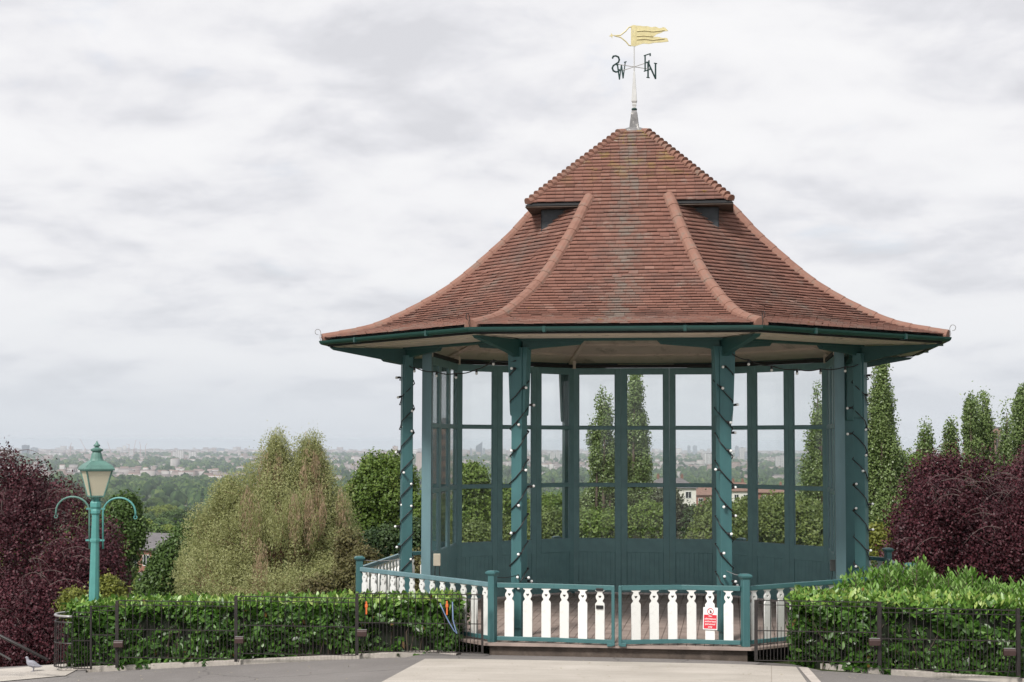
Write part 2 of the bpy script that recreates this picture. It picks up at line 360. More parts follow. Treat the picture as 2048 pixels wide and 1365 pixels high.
sheet('asphalt_forecourt', np.linspace(-30, 30, 181), lambda x: -60, front_line, M['asphalt'], 0.0)
# pale paved area in front of the gate
def px_ground(x, y, d0=25):
    d = d0
    for _ in range(20):
        p = P(x, y, d); h = float(plateau(np.clip(p.x, -9, 12))); d += (p.z - h) * d / 3.4 * .8
    return P(x, y, d)
pA, pB = px_ground(850, 1319.5), px_ground(1592, 1335.5); pC = px_ground(1613, 1365); pD = px_ground(765, 1365)
def ext(a, b, L): return a + (b - a).normalized() * L
pC2, pD2 = ext(pB, pC, 30), ext(pA, pD, 12)
mb = MB(); N = 40
rows = [[(pA.lerp(pD2, j / 30)).lerp(pB.lerp(pC2, j / 30), i / N) for i in range(N + 1)] for j in range(31)]
vs = [Vector((p.x, p.y, float(plateau(p.x)) + .012)) for r_ in rows for p in r_]
mb.add(vs, [(j * (N + 1) + i, (j + 1) * (N + 1) + i, (j + 1) * (N + 1) + i + 1, j * (N + 1) + i + 1) for j in range(30) for i in range(N)])
tag(mb.build('concrete_paving', M['paving'], smooth=True), kind='structure')
# right-hand paving edge strip
e0, e1 = px_ground(1597, 1336), ext(px_ground(1597, 1336), px_ground(1622, 1365), 25)
mb = MB()
vs = []
for i in range(21):
    p = e0.lerp(e1, i / 20); q = p + Vector((.14, -.02, 0)); zz_ = float(plateau(p.x)) + .009
    vs += [(p.x, p.y, zz_), (q.x, q.y, zz_)]
mb.add(vs, [(2 * i, 2 * i + 2, 2 * i + 3, 2 * i + 1) for i in range(20)]); tag(mb.build('paving_edge', M['kerb']), kind='structure')
# kerbs: pale stone edging under the fences
def kerb(pts, wdt=.13, h=.03):
    """one continuous stone edging that follows the ground, with joints every metre or so"""
    mb = MB(); L_ = [Vector(pts[0])]
    for a_, b_ in zip(pts[:-1], pts[1:]):
        n_ = max(1, int((Vector(b_) - Vector(a_)).length / .3)); L_ += [Vector(a_).lerp(Vector(b_), (i + 1) / n_) for i in range(n_)]
    R_ = []
    for i, p in enumerate(L_):
        d = (L_[min(i + 1, len(L_) - 1)] - L_[max(i - 1, 0)]); d.z = 0; d.normalize(); q = Vector((-d.y, d.x, 0)) * wdt; z = float(plateau(p.x)) + h
        R_.append([Vector((p.x, p.y, z - .15)), Vector((p.x, p.y, z - .006)), Vector((p.x, p.y, z)) + q * .08, Vector((p.x, p.y, z)) + q, Vector((p.x, p.y, z - .15)) + q])
    for r0, r1 in zip(R_[:-1], R_[1:]): mb.add(r0 + r1, [(k, k + 1, k + 6, k + 5) for k in range(4)])
    return tag(mb.build('kerb', M['kerb']), kind='structure')
kp = [px_ground(x, y) for x, y in ((912, 1311), (872, 1306), (800, 1309), (700, 1314), (560, 1320.5), (420, 1327), (300, 1332), (190, 1337.5), (120, 1343))]
kerb([p for p in kp[::-1]])
kp = [px_ground(x, y) for x, y in ((1600, 1327), (1680, 1334), (1780, 1343), (1880, 1351), (1980, 1358), (2060, 1363), (2160, 1370))]
kerb(kp)
tag(sheet('footpath', np.linspace(-14, -7.25, 30), lambda x: 26.75 + .12 * (x + 7.25), lambda x: 28.4, M['paving'], .012, 8), kind='structure')

# ------------------------------------------------------------------ bandstand
BC = Vector((2.328, 30.776, 0)); ROT = -7.658
def fr(k):      # frame of side k (0 = front side, then anticlockwise to the right)
    a = R(ROT + 45 * k); return Vector((math.sin(a), -math.cos(a), 0)), Vector((math.cos(a), math.sin(a), 0))
def cn(ang, r_, z=0):
    a = R(ROT + ang); return BC + Vector((math.sin(a) * r_, -math.cos(a) * r_, z))
Z = Vector((0, 0, 1))
stand = root('bandstand', BC, 'large octagonal bandstand with red tiled roof, teal posts and glazed screens', 'bandstand')
def ring(mb, prof, sides=range(8)):
    c = 1 / math.cos(R(22.5)); n = len(prof)
    for k in sides:
        A = [cn(-22.5 + 45 * k, a * c, z) for a, z in prof]; B = [cn(22.5 + 45 * k, a * c, z) for a, z in prof]
        mb.add(A + B, [(i, (i + 1) % n, (i + 1) % n + n, i + n) for i in range(n)])
    return mb
# roof profile (apothem, height)
kn = [(5.49, 5.03), (4.71, 5.215), (4.185, 5.45), (3.557, 5.825), (3.05, 6.22), (2.30, 6.95), (1.85, 7.47), (1.1, 8.22), (.15, 9.15)]
ka = np.array(kn)
def catmull(p, m=24):
    o = []; q = np.vstack([2 * p[0] - p[1], p, 2 * p[-1] - p[-2]])
    for i in range(1, len(q) - 2):
        for t_ in np.linspace(0, 1, m, endpoint=False):
            a, b, c, d = q[i - 1], q[i], q[i + 1], q[i + 2]
            o.append(.5 * (2 * b + (c - a) * t_ + (2 * a - 5 * b + 4 * c - d) * t_ ** 2 + (3 * b - a - 3 * c + d) * t_ ** 3))
    o.append(q[-2]); return np.array(o)
prof = catmull(ka); sl_ = np.concatenate([[0], np.cumsum(np.linalg.norm(np.diff(prof, axis=0), axis=1))])
def pr(s): return np.array([np.interp(s, sl_, prof[:, 0]), np.interp(s, sl_, prof[:, 1])])
def s_of_a(a): return float(np.interp(-a, -prof[:, 0], sl_))
S_TOP = sl_[-1]; S_OV = s_of_a(1.865); S_LOW = s_of_a(1.35)
GA = .108; TW = .168; T22 = math.tan(R(22.5))
def facet_tiles(k):
    nv, tv = fr(k); square = (k % 2 == 0); Vs = []; tint = []; streak = []
    nrow = int((S_TOP if square else S_LOW) / GA)
    for i in range(nrow):
        s0 = i * GA; s1 = s0 + GA * 1.16
        p0, p1 = pr(s0), pr(min(s1, S_TOP)); up = s0 >= S_OV
        tg = unit(p1 - p0); nr = np.array([tg[1], -tg[0]]) * -1
        if nr[1] < 0: nr = -nr
        hw0 = p0[0] * (1.0 if (up and square) else T22); hw1 = p1[0] * (1.0 if (up and square) else T22)
        xs = np.arange(-hw0 - TW + (TW / 2 if i % 2 else 0) + rng.uniform(-.02, .02), hw0 + TW, TW)
        for x in xs:
            xa, xb = max(x, -hw0), min(x + TW - .003, hw0)
            if xb - xa < .02: continue
            f = hw1 / hw0 if hw0 > 0 else 1
            ya, yb = max(x, -hw1), min(x + TW - .003, hw1)
            if yb - ya < .005: ya = yb = np.clip((x + TW / 2), -hw1, hw1); ya -= .003; yb += .003
            j = rng.normal(0, .0022); sag = rng.normal(0, .004) + (rng.random() < .012) * .03
            b0 = p0 - tg * (.0 + sag); lift = .040 + j
            lo = [b0 + nr * lift, b0 + nr * (lift - .018)]; hi = p1 + nr * .006
            pt = lambda x_, q: BC + nv * float(q[0]) + tv * float(x_) + Z * float(q[1])
            Vs.append([pt(xa, lo[0]), pt(xb, lo[0]), pt(yb, hi), pt(ya, hi), pt(xa, lo[1]), pt(xb, lo[1])])
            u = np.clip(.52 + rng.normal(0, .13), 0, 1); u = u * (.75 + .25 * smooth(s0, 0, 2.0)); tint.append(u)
            xm = (x + TW / 2)
            st = math.exp(-(xm / (.25 if square else .30)) ** 2) * (1 if square else .5) + .55 * (1 - smooth(s0, .0, 1.5)) * rng.random()
            streak.append(min(1, st))
    return Vs, tint, streak
Vs, TT, SS = [], [], []
for k in range(8):
    a_, b_, c_ = facet_tiles(k); Vs += a_; TT += b_; SS += c_
V = np.array([[list(p) for p in q] for q in Vs]); n = len(V)
base_i = np.arange(n)[:, None] * 6
Q = np.concatenate([base_i + np.array([[0, 1, 2, 3]]), base_i + np.array([[4, 5, 1, 0]]), base_i + np.array([[4, 0, 3, 3]])[:, [0, 1, 2, 3]]][:2], 0)
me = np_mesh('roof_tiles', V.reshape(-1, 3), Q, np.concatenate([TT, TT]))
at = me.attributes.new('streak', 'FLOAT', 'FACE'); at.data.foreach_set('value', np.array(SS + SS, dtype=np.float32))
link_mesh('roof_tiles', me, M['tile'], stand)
# underlay closes the roof beneath the tiles
mb = MB(); ss = np.linspace(0, S_LOW, 30)
for k in range(8):
    nv, tv = fr(k); top = S_TOP if k % 2 == 0 else S_LOW
    ss = np.linspace(0, S_LOW, 26)
    pts = [pr(s) for s in ss]
    vs = []
    for p in pts:
        for sg in (-1, 1): vs.append(BC + nv * float(p[0] - .004) + tv * float(sg * p[0] * T22) + Z * float(p[1] - .006))
    mb.add(vs, [(2 * i, 2 * i + 1, 2 * i + 3, 2 * i + 2) for i in range(len(pts) - 1)])
    if k % 2 == 0:
        pts = [pr(s) for s in np.linspace(S_OV, S_TOP, 10)]; vs = []
        for p in pts:
            for sg in (-1, 1): vs.append(BC + nv * float(p[0] - .004) + tv * float(sg * p[0]) + Z * float(p[1] - .006))
        mb.add(vs, [(2 * i, 2 * i + 1, 2 * i + 3, 2 * i + 2) for i in range(len(pts) - 1)])
mb.build('roof_underlay', M['fascia'], stand)
# under the overhanging corners of the upper roof: soffit and the lead vents
p_ov = pr(S_OV)
for q in range(4):
    nv, tv = fr(2 * q); nv2, tv2 = fr(2 * q + 2); nd_, td_ = fr(2 * q + 1)
    a0 = float(p_ov[0]); z0 = float(p_ov[1]) - .02
    cor = BC + nv * a0 + nv2 * a0 + Z * z0
    h1 = BC + nv * a0 + tv * (a0 * T22) + Z * z0; h2 = BC + nv2 * a0 - tv2 * (a0 * T22) + Z * z0
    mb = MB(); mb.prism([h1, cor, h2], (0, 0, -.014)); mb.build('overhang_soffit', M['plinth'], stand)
    ins = .26; mb = MB()
    c2 = BC + (nv + nv2) * (a0 - ins) + Z * (z0 - .03)
    # diagonal facet height below this corner
    def zdiag(p):
        d = (p - BC).dot(nd_); return float(np.interp(-d, -prof[:, 0], prof[:, 1])) + .02
    for n_, t_, sgn in ((nv, tv, 1), (nv2, tv2, -1)):
        a_in = BC + n_ * (a0 - ins) + t_ * (sgn * (a0 * T22 + .02)) + Z * (z0 - .03)
        m_pts = [a_in, c2]
        steps = [c2.lerp(a_in, i / 8) for i in range(9)]
        low = [Vector((p.x, p.y, min(p.z, zdiag(p)))) for p in steps]
        mb.prism([a_in] + [c2] + low[:-1], -n_ * .02)
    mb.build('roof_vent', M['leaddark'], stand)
# hip tiles on the lower roof
def halfpipe(mb, pts, rad, side, upv, sides=8):
    vs = []; n = len(pts)
    for p, r_ in zip(pts, rad):
        for k in range(sides + 1):
            a = math.pi * (-0.12 + 1.24 * k / sides); vs.append(p + side * (math.cos(a) * r_) + upv * (math.sin(a) * r_))
    w_ = sides + 1
    mb.add(vs, [(i * w_ + k, i * w_ + k + 1, (i + 1) * w_ + k + 1, (i + 1) * w_ + k) for i in range(n - 1) for k in range(sides)] + [tuple(range(w_))])
c8 = 1 / math.cos(R(22.5))
S_HIP = s_of_a(1.74)
for k in range(8):
    ang = 22.5 + 45 * k; a = R(ROT + ang); rad_ = Vector((math.sin(a), -math.cos(a), 0)); side = Vector((math.cos(a), math.sin(a), 0))
    mb = MB(); nt_ = 15; L_ = S_HIP / nt_
    for i in range(nt_):
        s0, s1 = i * L_ - (.0 if i else .03), (i + 1) * L_ + .03
        pts = []; rr = []
        for u in np.linspace(0, 1, 5):
            s = s0 + (s1 - s0) * u; p = pr(max(s, 0)); d = pr(max(s, 0) + .02) - pr(max(s, 0)); d = unit(np.array([d[0] * c8, d[1]]))
            nn = np.array([d[1], -d[0]]); nn = nn if nn[1] > 0 else -nn
            c = BC + rad_ * float(p[0] * c8) + Z * float(p[1]); upv = rad_ * float(nn[0]) + Z * float(nn[1])
            pts.append(c - upv * .015 + side * rng.normal(0, .0015)); rr.append(.116 - .009 * u)
        halfpipe(mb, pts, rr, side, upv)
    mb.build('hip_ridge', M['hiptile'], stand, smooth=False)
    p0 = BC + rad_ * (5.49 * c8 + .0) + Z * 5.06
    mb = MB(); hook = [p0 + rad_ * (.02) + Z * -.08, p0 + rad_ * .05, p0 + rad_ * .03 + Z * .09]
    hook += [p0 + rad_ * (.085 - .05 * math.cos(t_)) + Z * (.10 + .05 * math.sin(t_)) for t_ in np.linspace(0, 4.9, 9)]
    mb.tube(hook, .006, 5); mb.build('hip_iron', M['iron'] if k in (0, 7) else M['ironlite'], stand)
# bonnet tiles on the upper hips
for q in range(4):
    a = R(ROT + 45 + 90 * q); rad_ = Vector((math.sin(a), -math.cos(a), 0)); side = Vector((math.cos(a), math.sin(a), 0)); mb = MB()
    s = S_OV
    i0 = math.ceil(S_OV / GA)
    for i in range(i0, int(S_TOP / GA)):
        p0, p1 = pr(i * GA), pr(i * GA + GA * 1.3)
        A = BC + rad_ * float(p0[0] * 1.4142 + .01) + Z * float(p0[1] + .01); B = BC + rad_ * float(p1[0] * 1.4142 - .02) + Z * float(p1[1])
        d = (B - A).normalized(); upv = side.cross(d); upv = upv if upv.z > 0 else -upv
        pts = [A + upv * .004, A.lerp(B, .5) - upv * .012, B - upv * .03]
        halfpipe(mb, pts, [.085, .072, .055], side, upv, 7)
    mb.build('bonnet_hip', M['hiptile'], stand)
# lead cap and spirelet
mb = MB(); pt_ = pr(S_TOP)
mb.lathe(BC, [(.34, 9.04), (.29, 9.13), (.15, 9.18), (.12, 9.19)], 4, rot=R(ROT)); mb.build('lead_cap', M['lead'], stand)
mb = MB(); mb.lathe(BC, [(.13, 9.16), (.12, 9.24), (.08, 9.48), (.065, 9.51), (.04, 9.53)], 4, rot=R(ROT)); mb.build('lead_spirelet', M['lead'], stand, bevel=.01)
# eaves
mb = MB(); ring(mb, [(5.36, 4.90), (5.40, 4.90), (5.40, 5.035), (5.36, 5.035)]); mb.build('fascia_board', M['fascia'], stand)
gp = [(5.487 + .062 * math.cos(t_), 5.0 + .075 * math.sin(t_)) for t_ in np.linspace(math.pi, 2 * math.pi, 9)]
gp += [(5.487 + .052 * math.cos(t_), 5.0 + .062 * math.sin(t_)) for t_ in np.linspace(2 * math.pi, math.pi, 9)]
mb = MB(); ring(mb, gp)
for k in range(8):
    nv, tv = fr(k)
    for x in (-1.1, 1.1):
        mb.box(BC + nv * 5.487 + tv * x + Z * 4.962, (.05, .14, .09), (tv, nv, Z))
mb.build('gutter', M['gutter'], stand)
mb = MB(); ring(mb, [(4.13, 4.905), (5.355, 4.915), (5.355, 4.94), (4.13, 4.93)])
for a_ in (4.75, 5.1): ring(mb, [(a_, 4.895), (a_ + .035, 4.895), (a_ + .035, 4.912), (a_, 4.912)])
mb.build('soffit', M['soffit'], stand)
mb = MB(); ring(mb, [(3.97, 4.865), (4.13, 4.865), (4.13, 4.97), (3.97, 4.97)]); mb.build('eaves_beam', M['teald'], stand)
mb = MB(); ring(mb, [(.05, 6.7), (3.97, 4.88), (3.97, 4.93), (.05, 6.75)])
for a_ in (3.6, 3.2): ring(mb, [(a_, 4.88 + (3.97 - a_) * .464 - .03), (a_ + .03, 4.88 + (3.94 - a_) * .464 - .03), (a_ + .03, 4.9 + (3.97 - a_) * .464), (a_, 4.9 + (3.97 - a_) * .464)])
mb.build('ceiling', M['ceiling'], stand)
for k in range(8):
    ang = 22.5 + 45 * k; mb = MB(); mb.bar(cn(ang, 4.2, 4.86), cn(ang, .2, 6.60), .07, .05); mb.build('ceiling_rib', M['ceiling'], stand)
    mb = MB(); a = R(ROT + ang); rd = Vector((math.sin(a), -math.cos(a), 0)); sd = Vector((math.cos(a), math.sin(a), 0))
    mb.box(cn(ang, 3.96, 4.83), (.07, .10, .17), (sd, rd, Z)); mb.build('corner_block', M['soffit'], stand)
# posts
POSTR = 4.386
for k in range(8):
    ang = 22.5 + 45 * k; a = R(ROT + ang); rd = Vector((math.sin(a), -math.cos(a), 0)); sd = Vector((math.cos(a), math.sin(a), 0))
    c = cn(ang, POSTR)
    mb = MB(); mb.box(c + Z * 2.45, (.195, .195, 4.62), (sd, rd, Z))
    post = mb.build('post', M['teal_post'], stand, bevel=.008)
    mb = MB(); mb.box(c + Z * .09, (.15, .15, .18), (sd, rd, Z)); o = mb.build('post_shoe', M['teal'], post, loc=(0, 0, 0))
    for sg in (-1, 1):
        mb = MB(); zt, zb = 4.76, 3.62
        o1 = [(0, zb + .02), (.022, zb), (.036, zb + .02), (.045, zb + .10), (.088, zt), (0, zt)]
        mb.prism([c + sd * (sg * (.0985 + x)) - rd * .075 + Z * z for x, z in o1], rd * .15)
        mb.build('post_cheek', M['teal'], post, loc=(0, 0, 0), bevel=.006)
    # bracket boards along the beam on either side and out under the hip
    for sg in (-1, 1):
        b_ = R(ROT + ang + sg * 22.5); tdir = Vector((math.cos(b_), math.sin(b_), 0)) * sg; nb = Vector((math.sin(b_), -math.cos(b_), 0))
        mb = MB(); e = c + nb * .02
        o1 = [(.06, 4.70), (.35, 4.745), (1.02, 4.80), (1.08, 4.863), (.06, 4.863)]
        mb.prism([e + tdir * x + Z * z - nb * .05 for x, z in o1], nb * .10)
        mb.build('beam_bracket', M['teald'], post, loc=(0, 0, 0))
    mb = MB(); o1 = [(-.12, 4.62), (.12, 4.60), (.45, 4.68), (1.35, 4.84), (1.42, 4.885), (-.12, 4.885)]
    mb.prism([c + rd * x + Z * z - sd * .055 for x, z in o1], sd * .11)
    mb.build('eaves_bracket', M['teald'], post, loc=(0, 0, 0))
# glazed screens on five sides: three leaves a side
SR = 3.993; SA = SR * math.cos(R(22.5)); SW = 2 * SR * math.sin(R(22.5))
def leaf_mesh_door():
    f = MB(); w_ = SW / 3 - .003; h = w_ / 2; st = .122; X, Y = Vector((1, 0, 0)), Vector((0, 1, 0))
    for s in (-1, 1): f.box((s * (h - st / 2), 0, 2.40), (st, .052, 4.72))
    f.box((0, 0, 4.69), (w_ - 2 * st, .050, .14)); f.box((0, 0, 1.018), (w_ - 2 * st, .050, .28)); f.box((0, 0, .075), (w_ - 2 * st, .050, .07))
    for z in (3.49, 2.285): f.box((0, 0, z), (w_ - 2 * st, .06, .075))
    gw = w_ - 2 * st; nb = 8
    for i in range(nb):
        f.box((-gw / 2 + gw * (i + .5) / nb, 0, .494), (gw / nb - .007, .030, .768))
    f.box((0, .004, .494), (gw, .012, .768))
    gm = MB()
    for z0, z1 in ((3.5275, 4.62), (2.3225, 3.4525), (1.158, 2.2475)): gm.box((0, 0, (z0 + z1) / 2), (gw, .005, z1 - z0))
    bd = MB()
    for z0, z1 in ((3.5275, 4.62), (2.3225, 3.4525), (1.158, 2.2475)):
        for s in (-1, 1): bd.box((s * (gw / 2 - .006), 0, (z0 + z1) / 2), (.012, .030, z1 - z0 - .004))
        bd.box((0, 0, z0 + .006), (gw - .026, .030, .012))
    return f, gm, bd
f, gm, bd = leaf_mesh_door()
def mk(mb, name, m):
    me = bpy.data.meshes.new(name); me.from_pydata(mb.v, [], mb.f); me.materials.append(m); return me
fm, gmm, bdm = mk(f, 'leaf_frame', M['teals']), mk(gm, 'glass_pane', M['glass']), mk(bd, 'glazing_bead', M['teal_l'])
for k in (2, 3, 4, 5, 6):
    nv, tv = fr(k)
    for i in (-1, 0, 1):
        c = BC + nv * (SA - .02) + tv * (i * SW / 3)
        o = bpy.data.objects.new('glazed_screen', fm); col.objects.link(o); o.parent = stand
        o.location = c - BC; o.rotation_euler = (0, 0, R(ROT + 45 * k))
        bv = o.modifiers.new('bevel', 'BEVEL'); bv.width = .005; bv.segments = 1; bv.limit_method = 'ANGLE'
        for me_, nm in ((gmm, 'glass_pane'), (bdm, 'glazing_bead')):
            g = bpy.data.objects.new(nm, me_); col.objects.link(g); g.parent = o
    mb = MB(); nvn = nv; mb.box(BC + nv * (SA - .02) + Z * 4.80, (SW + .02, .09, .07), (tv, nv, Z)); mb.build('screen_header', M['fascia'], stand)  # black bar painted as the shaded gap between screens and ceiling
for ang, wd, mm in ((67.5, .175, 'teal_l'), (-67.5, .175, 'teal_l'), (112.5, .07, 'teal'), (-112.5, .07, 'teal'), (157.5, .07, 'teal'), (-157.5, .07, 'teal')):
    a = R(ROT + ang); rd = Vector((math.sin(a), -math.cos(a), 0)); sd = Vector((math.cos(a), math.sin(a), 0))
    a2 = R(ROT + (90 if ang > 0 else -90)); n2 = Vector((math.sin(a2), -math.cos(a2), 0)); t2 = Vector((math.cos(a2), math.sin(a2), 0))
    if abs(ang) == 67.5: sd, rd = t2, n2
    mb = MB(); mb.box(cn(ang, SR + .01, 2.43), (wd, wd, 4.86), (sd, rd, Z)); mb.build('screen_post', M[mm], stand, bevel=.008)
# socket boxes
for x, y, d, mm, w_, h_ in ((874, 1120, 29.5, 'ebox', .13, .22), (1667, 1131, 29.0, 'gbox', .12, .20)):
    p = P(x, y, d); mb = MB(); mb.box(p, (w_, .08, h_)); o = mb.build('socket_box', M[mm], stand, bevel=.01)
    mb = MB(); mb.tube([p + Vector((-.03, -.02, -.1)), p + Vector((-.04, -.02, -.35)), p + Vector((-.04, 0, -1.05))], .008, 5); mb.tube([p + Vector((.04, -.02, -.1)), p + Vector((.06, -.02, -.4)), p + Vector((.05, 0, -1.05))], .008, 5)
    mb.build('socket_cable', M['black'], o, loc=(0, 0, 0))
# white downpipe elbows behind the side posts
for ang, sg in ((-112.5, -1), (112.5, 1)):
    p = cn(ang, 4.62, 4.78); q = cn(ang, 5.3, 4.90); mb = MB()
    mb.tube([q, q.lerp(p, .35) - Z * .12, p - Z * .10, p - Z * .25], .035, 8); mb.build('downpipe', M['soffit'], stand, smooth=True)
# deck planks and base
DA = 5.02 ; DR = DA * c8
nv, tv = fr(0); Vs = []
for s in np.arange(-DA, DA, .142):
    s0, s1 = s, min(s + .134, DA)
    e = []
    for q in (s0, s1):
        q_ = abs(q); lim = DA
        if q_ > DA * T22: lim = DA * (1 + T22) - q_ - 0
        lim = min(DA, lim) if q_ > DA * T22 else DA
        e.append(lim)
    z = float(rng.normal(0, .0012))
    Vs.append([BC + tv * float(q) + nv * float(l_) + Z * (z + zz_) for zz_ in (-.03, 0) for q, l_ in ((s0, -e[0]), (s1, -e[1]), (s1, e[1]), (s0, e[0]))])
mb = MB()
for q in Vs: mb.hexa(q)
mb.build('deck', M['deck'], stand)
mb = MB(); ring(mb, [(DA - .12, -.035), (DA + .03, -.035), (DA + .03, .003), (DA - .12, .003)][::1]); mb.build('deck_edge', M['deck'], stand)
mb = MB(); mb.box(BC + nv * (DA - .13) - Z * .26, (2 * DA * T22 - .1, .16, .445), (tv, nv, Z)); mb.build('plinth', M['plinth'], stand)
mb = MB(); ring(mb, [(4.0, -6), (4.2, -6), (4.2, -.04), (4.0, -.04)]); mb.build('brick_base', M['void'], stand)  # base in near-black that carries the shade of the void under the deck

# ------------------------------------------------------------------ flat cut-out shapes (2D curve with holes -> mesh)
def cutout(name, splines, thick):
    cu = bpy.data.curves.new(name, 'CURVE'); cu.dimensions = '2D'; cu.fill_mode = 'BOTH'; cu.extrude = thick / 2
    for pts in splines:
        sp = cu.splines.new('POLY'); sp.points.add(len(pts) - 1)
        for i, (x, y) in enumerate(pts): sp.points[i].co = (x, y, 0, 1)
        sp.use_cyclic_u = True
    o = bpy.data.objects.new(name, cu); col.objects.link(o); dg = bpy.context.evaluated_depsgraph_get()
    me = bpy.data.meshes.new_from_object(o.evaluated_get(dg)); bpy.data.objects.remove(o); me.name = name
    return me
m_, t_, b__, o__ = newmat('white_baluster_paint'); oi_ = t_.nodes.new('ShaderNodeObjectInfo')
cb_ = ramp(t_, oi_.outputs['Random'], [(0, (.66, .66, .63)), (1, (.82, .82, .80))])
cb_ = mixc(t_, ramp(t_, noise(t_, 9, 8, .75), [(.54, 0.), (.72, .7)]), cb_, (.42, .41, .36))
cb_ = mixc(t_, ramp(t_, noise(t_, 30, 6, .7), [(.66, 0.), (.70, .8)]), cb_, (.25, .23, .19))
t_.links.new(cb_, b__.inputs['Base Color']); b__.inputs['Roughness'].default_value = .5; M['balwhite'] = m_
def textmesh(s, size, thick, align='CENTER'):
    cu = bpy.data.curves.new('text', 'FONT'); cu.body = s; cu.size = size; cu.extrude = thick / 2; cu.align_x = align; cu.offset = size * .012
    o = bpy.data.objects.new('text', cu); col.objects.link(o); dg = bpy.context.evaluated_depsgraph_get()
    me = bpy.data.meshes.new_from_object(o.evaluated_get(dg)); bpy.data.objects.remove(o); return me
# baluster: shaped flat board with a heart cut out
BH = .83
def baluster_mesh():
    w = .074; L = []
    half = [(w, 0), (w, .565), (.062, .585), (.045, .600), (.045, .612)]
    cy = .672; r_ = .066
    half += [(r_ * math.cos(t_), cy + r_ * math.sin(t_)) for t_ in np.linspace(-.85, .80, 9)]
    half += [(.040, .735), (.040, .752), (.052, .760), (w, .772), (w, BH)]
    out = half + [(-x, y) for x, y in half[::-1]]
    heart = []
    for t_ in np.linspace(0, 2 * math.pi, 20, endpoint=False):
        x = 16 * math.sin(t_) ** 3; y = 13 * math.cos(t_) - 5 * math.cos(2 * t_) - 2 * math.cos(3 * t_) - math.cos(4 * t_)
        heart.append((x / 16 * .025, .678 + y / 16 * .028))
    me = cutout('baluster', [out, heart[::-1]], .03)
    me.transform(Matrix.Rotation(R(90), 4, 'X')); me.materials.append(M['balwhite']); return me
BM = baluster_mesh()
BR = 5.236
bal = root('balustrade', BC + Vector((0, 0, 0)), 'teal and white wooden balustrade with heart-cut balusters around the bandstand deck', 'balustrade')
def balpost(p, parent, a):
    sd = Vector((math.cos(a), math.sin(a), 0)); rd = Vector((math.sin(a), -math.cos(a), 0)); mb = MB()
    mb.box(p + Z * .535, (.115, .115, 1.07), (sd, rd, Z)); o = mb.build('post', M['teal'], parent, bevel=.008)
    mb = MB()
    def sq(r_, z): return [p + sd * (r_ * i) + rd * (r_ * j) + Z * z for i, j in ((-1, -1), (1, -1), (1, 1), (-1, 1))]
    for (r0, z0), (r1, z1) in (((.06, 1.052), (.085, 1.085)), ((.085, 1.085), (.088, 1.11)), ((.088, 1.11), (.055, 1.135))):
        mb.hexa(sq(r0, z0) + sq(r1, z1))
    mb.build('post_cap', M['teal'], o, loc=(0, 0, 0)); return o
for k in range(8): balpost(cn(22.5 + 45 * k, BR), bal, R(ROT + 22.5 + 45 * k))
RZ0, RZ1 = .062, .905
for k in range(1, 8):
    A, B = cn(-22.5 + 45 * k, BR), cn(22.5 + 45 * k, BR); d = (B - A).normalized(); nvv, _ = fr(k)
    A2, B2 = A + d * .06, B - d * .06
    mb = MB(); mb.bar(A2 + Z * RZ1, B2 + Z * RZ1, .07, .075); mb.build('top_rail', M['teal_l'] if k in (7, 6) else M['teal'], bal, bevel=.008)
    mb = MB(); mb.bar(A2 + Z * RZ0, B2 + Z * RZ0, .06, .065); mb.build('bottom_rail', M['teal'], bal, bevel=.008)
    for i in range(13):
        p = A.lerp(B, (i + .62) / 13.24); o = bpy.data.objects.new('baluster', BM); col.objects.link(o); o.parent = bal
        o.location = p - nvv * .0 + Z * (RZ0 + .02) - BC; o.rotation_euler = (0, R(rng.normal(0, .3)), R(ROT + 45 * k) + R(rng.normal(0, 1.)))
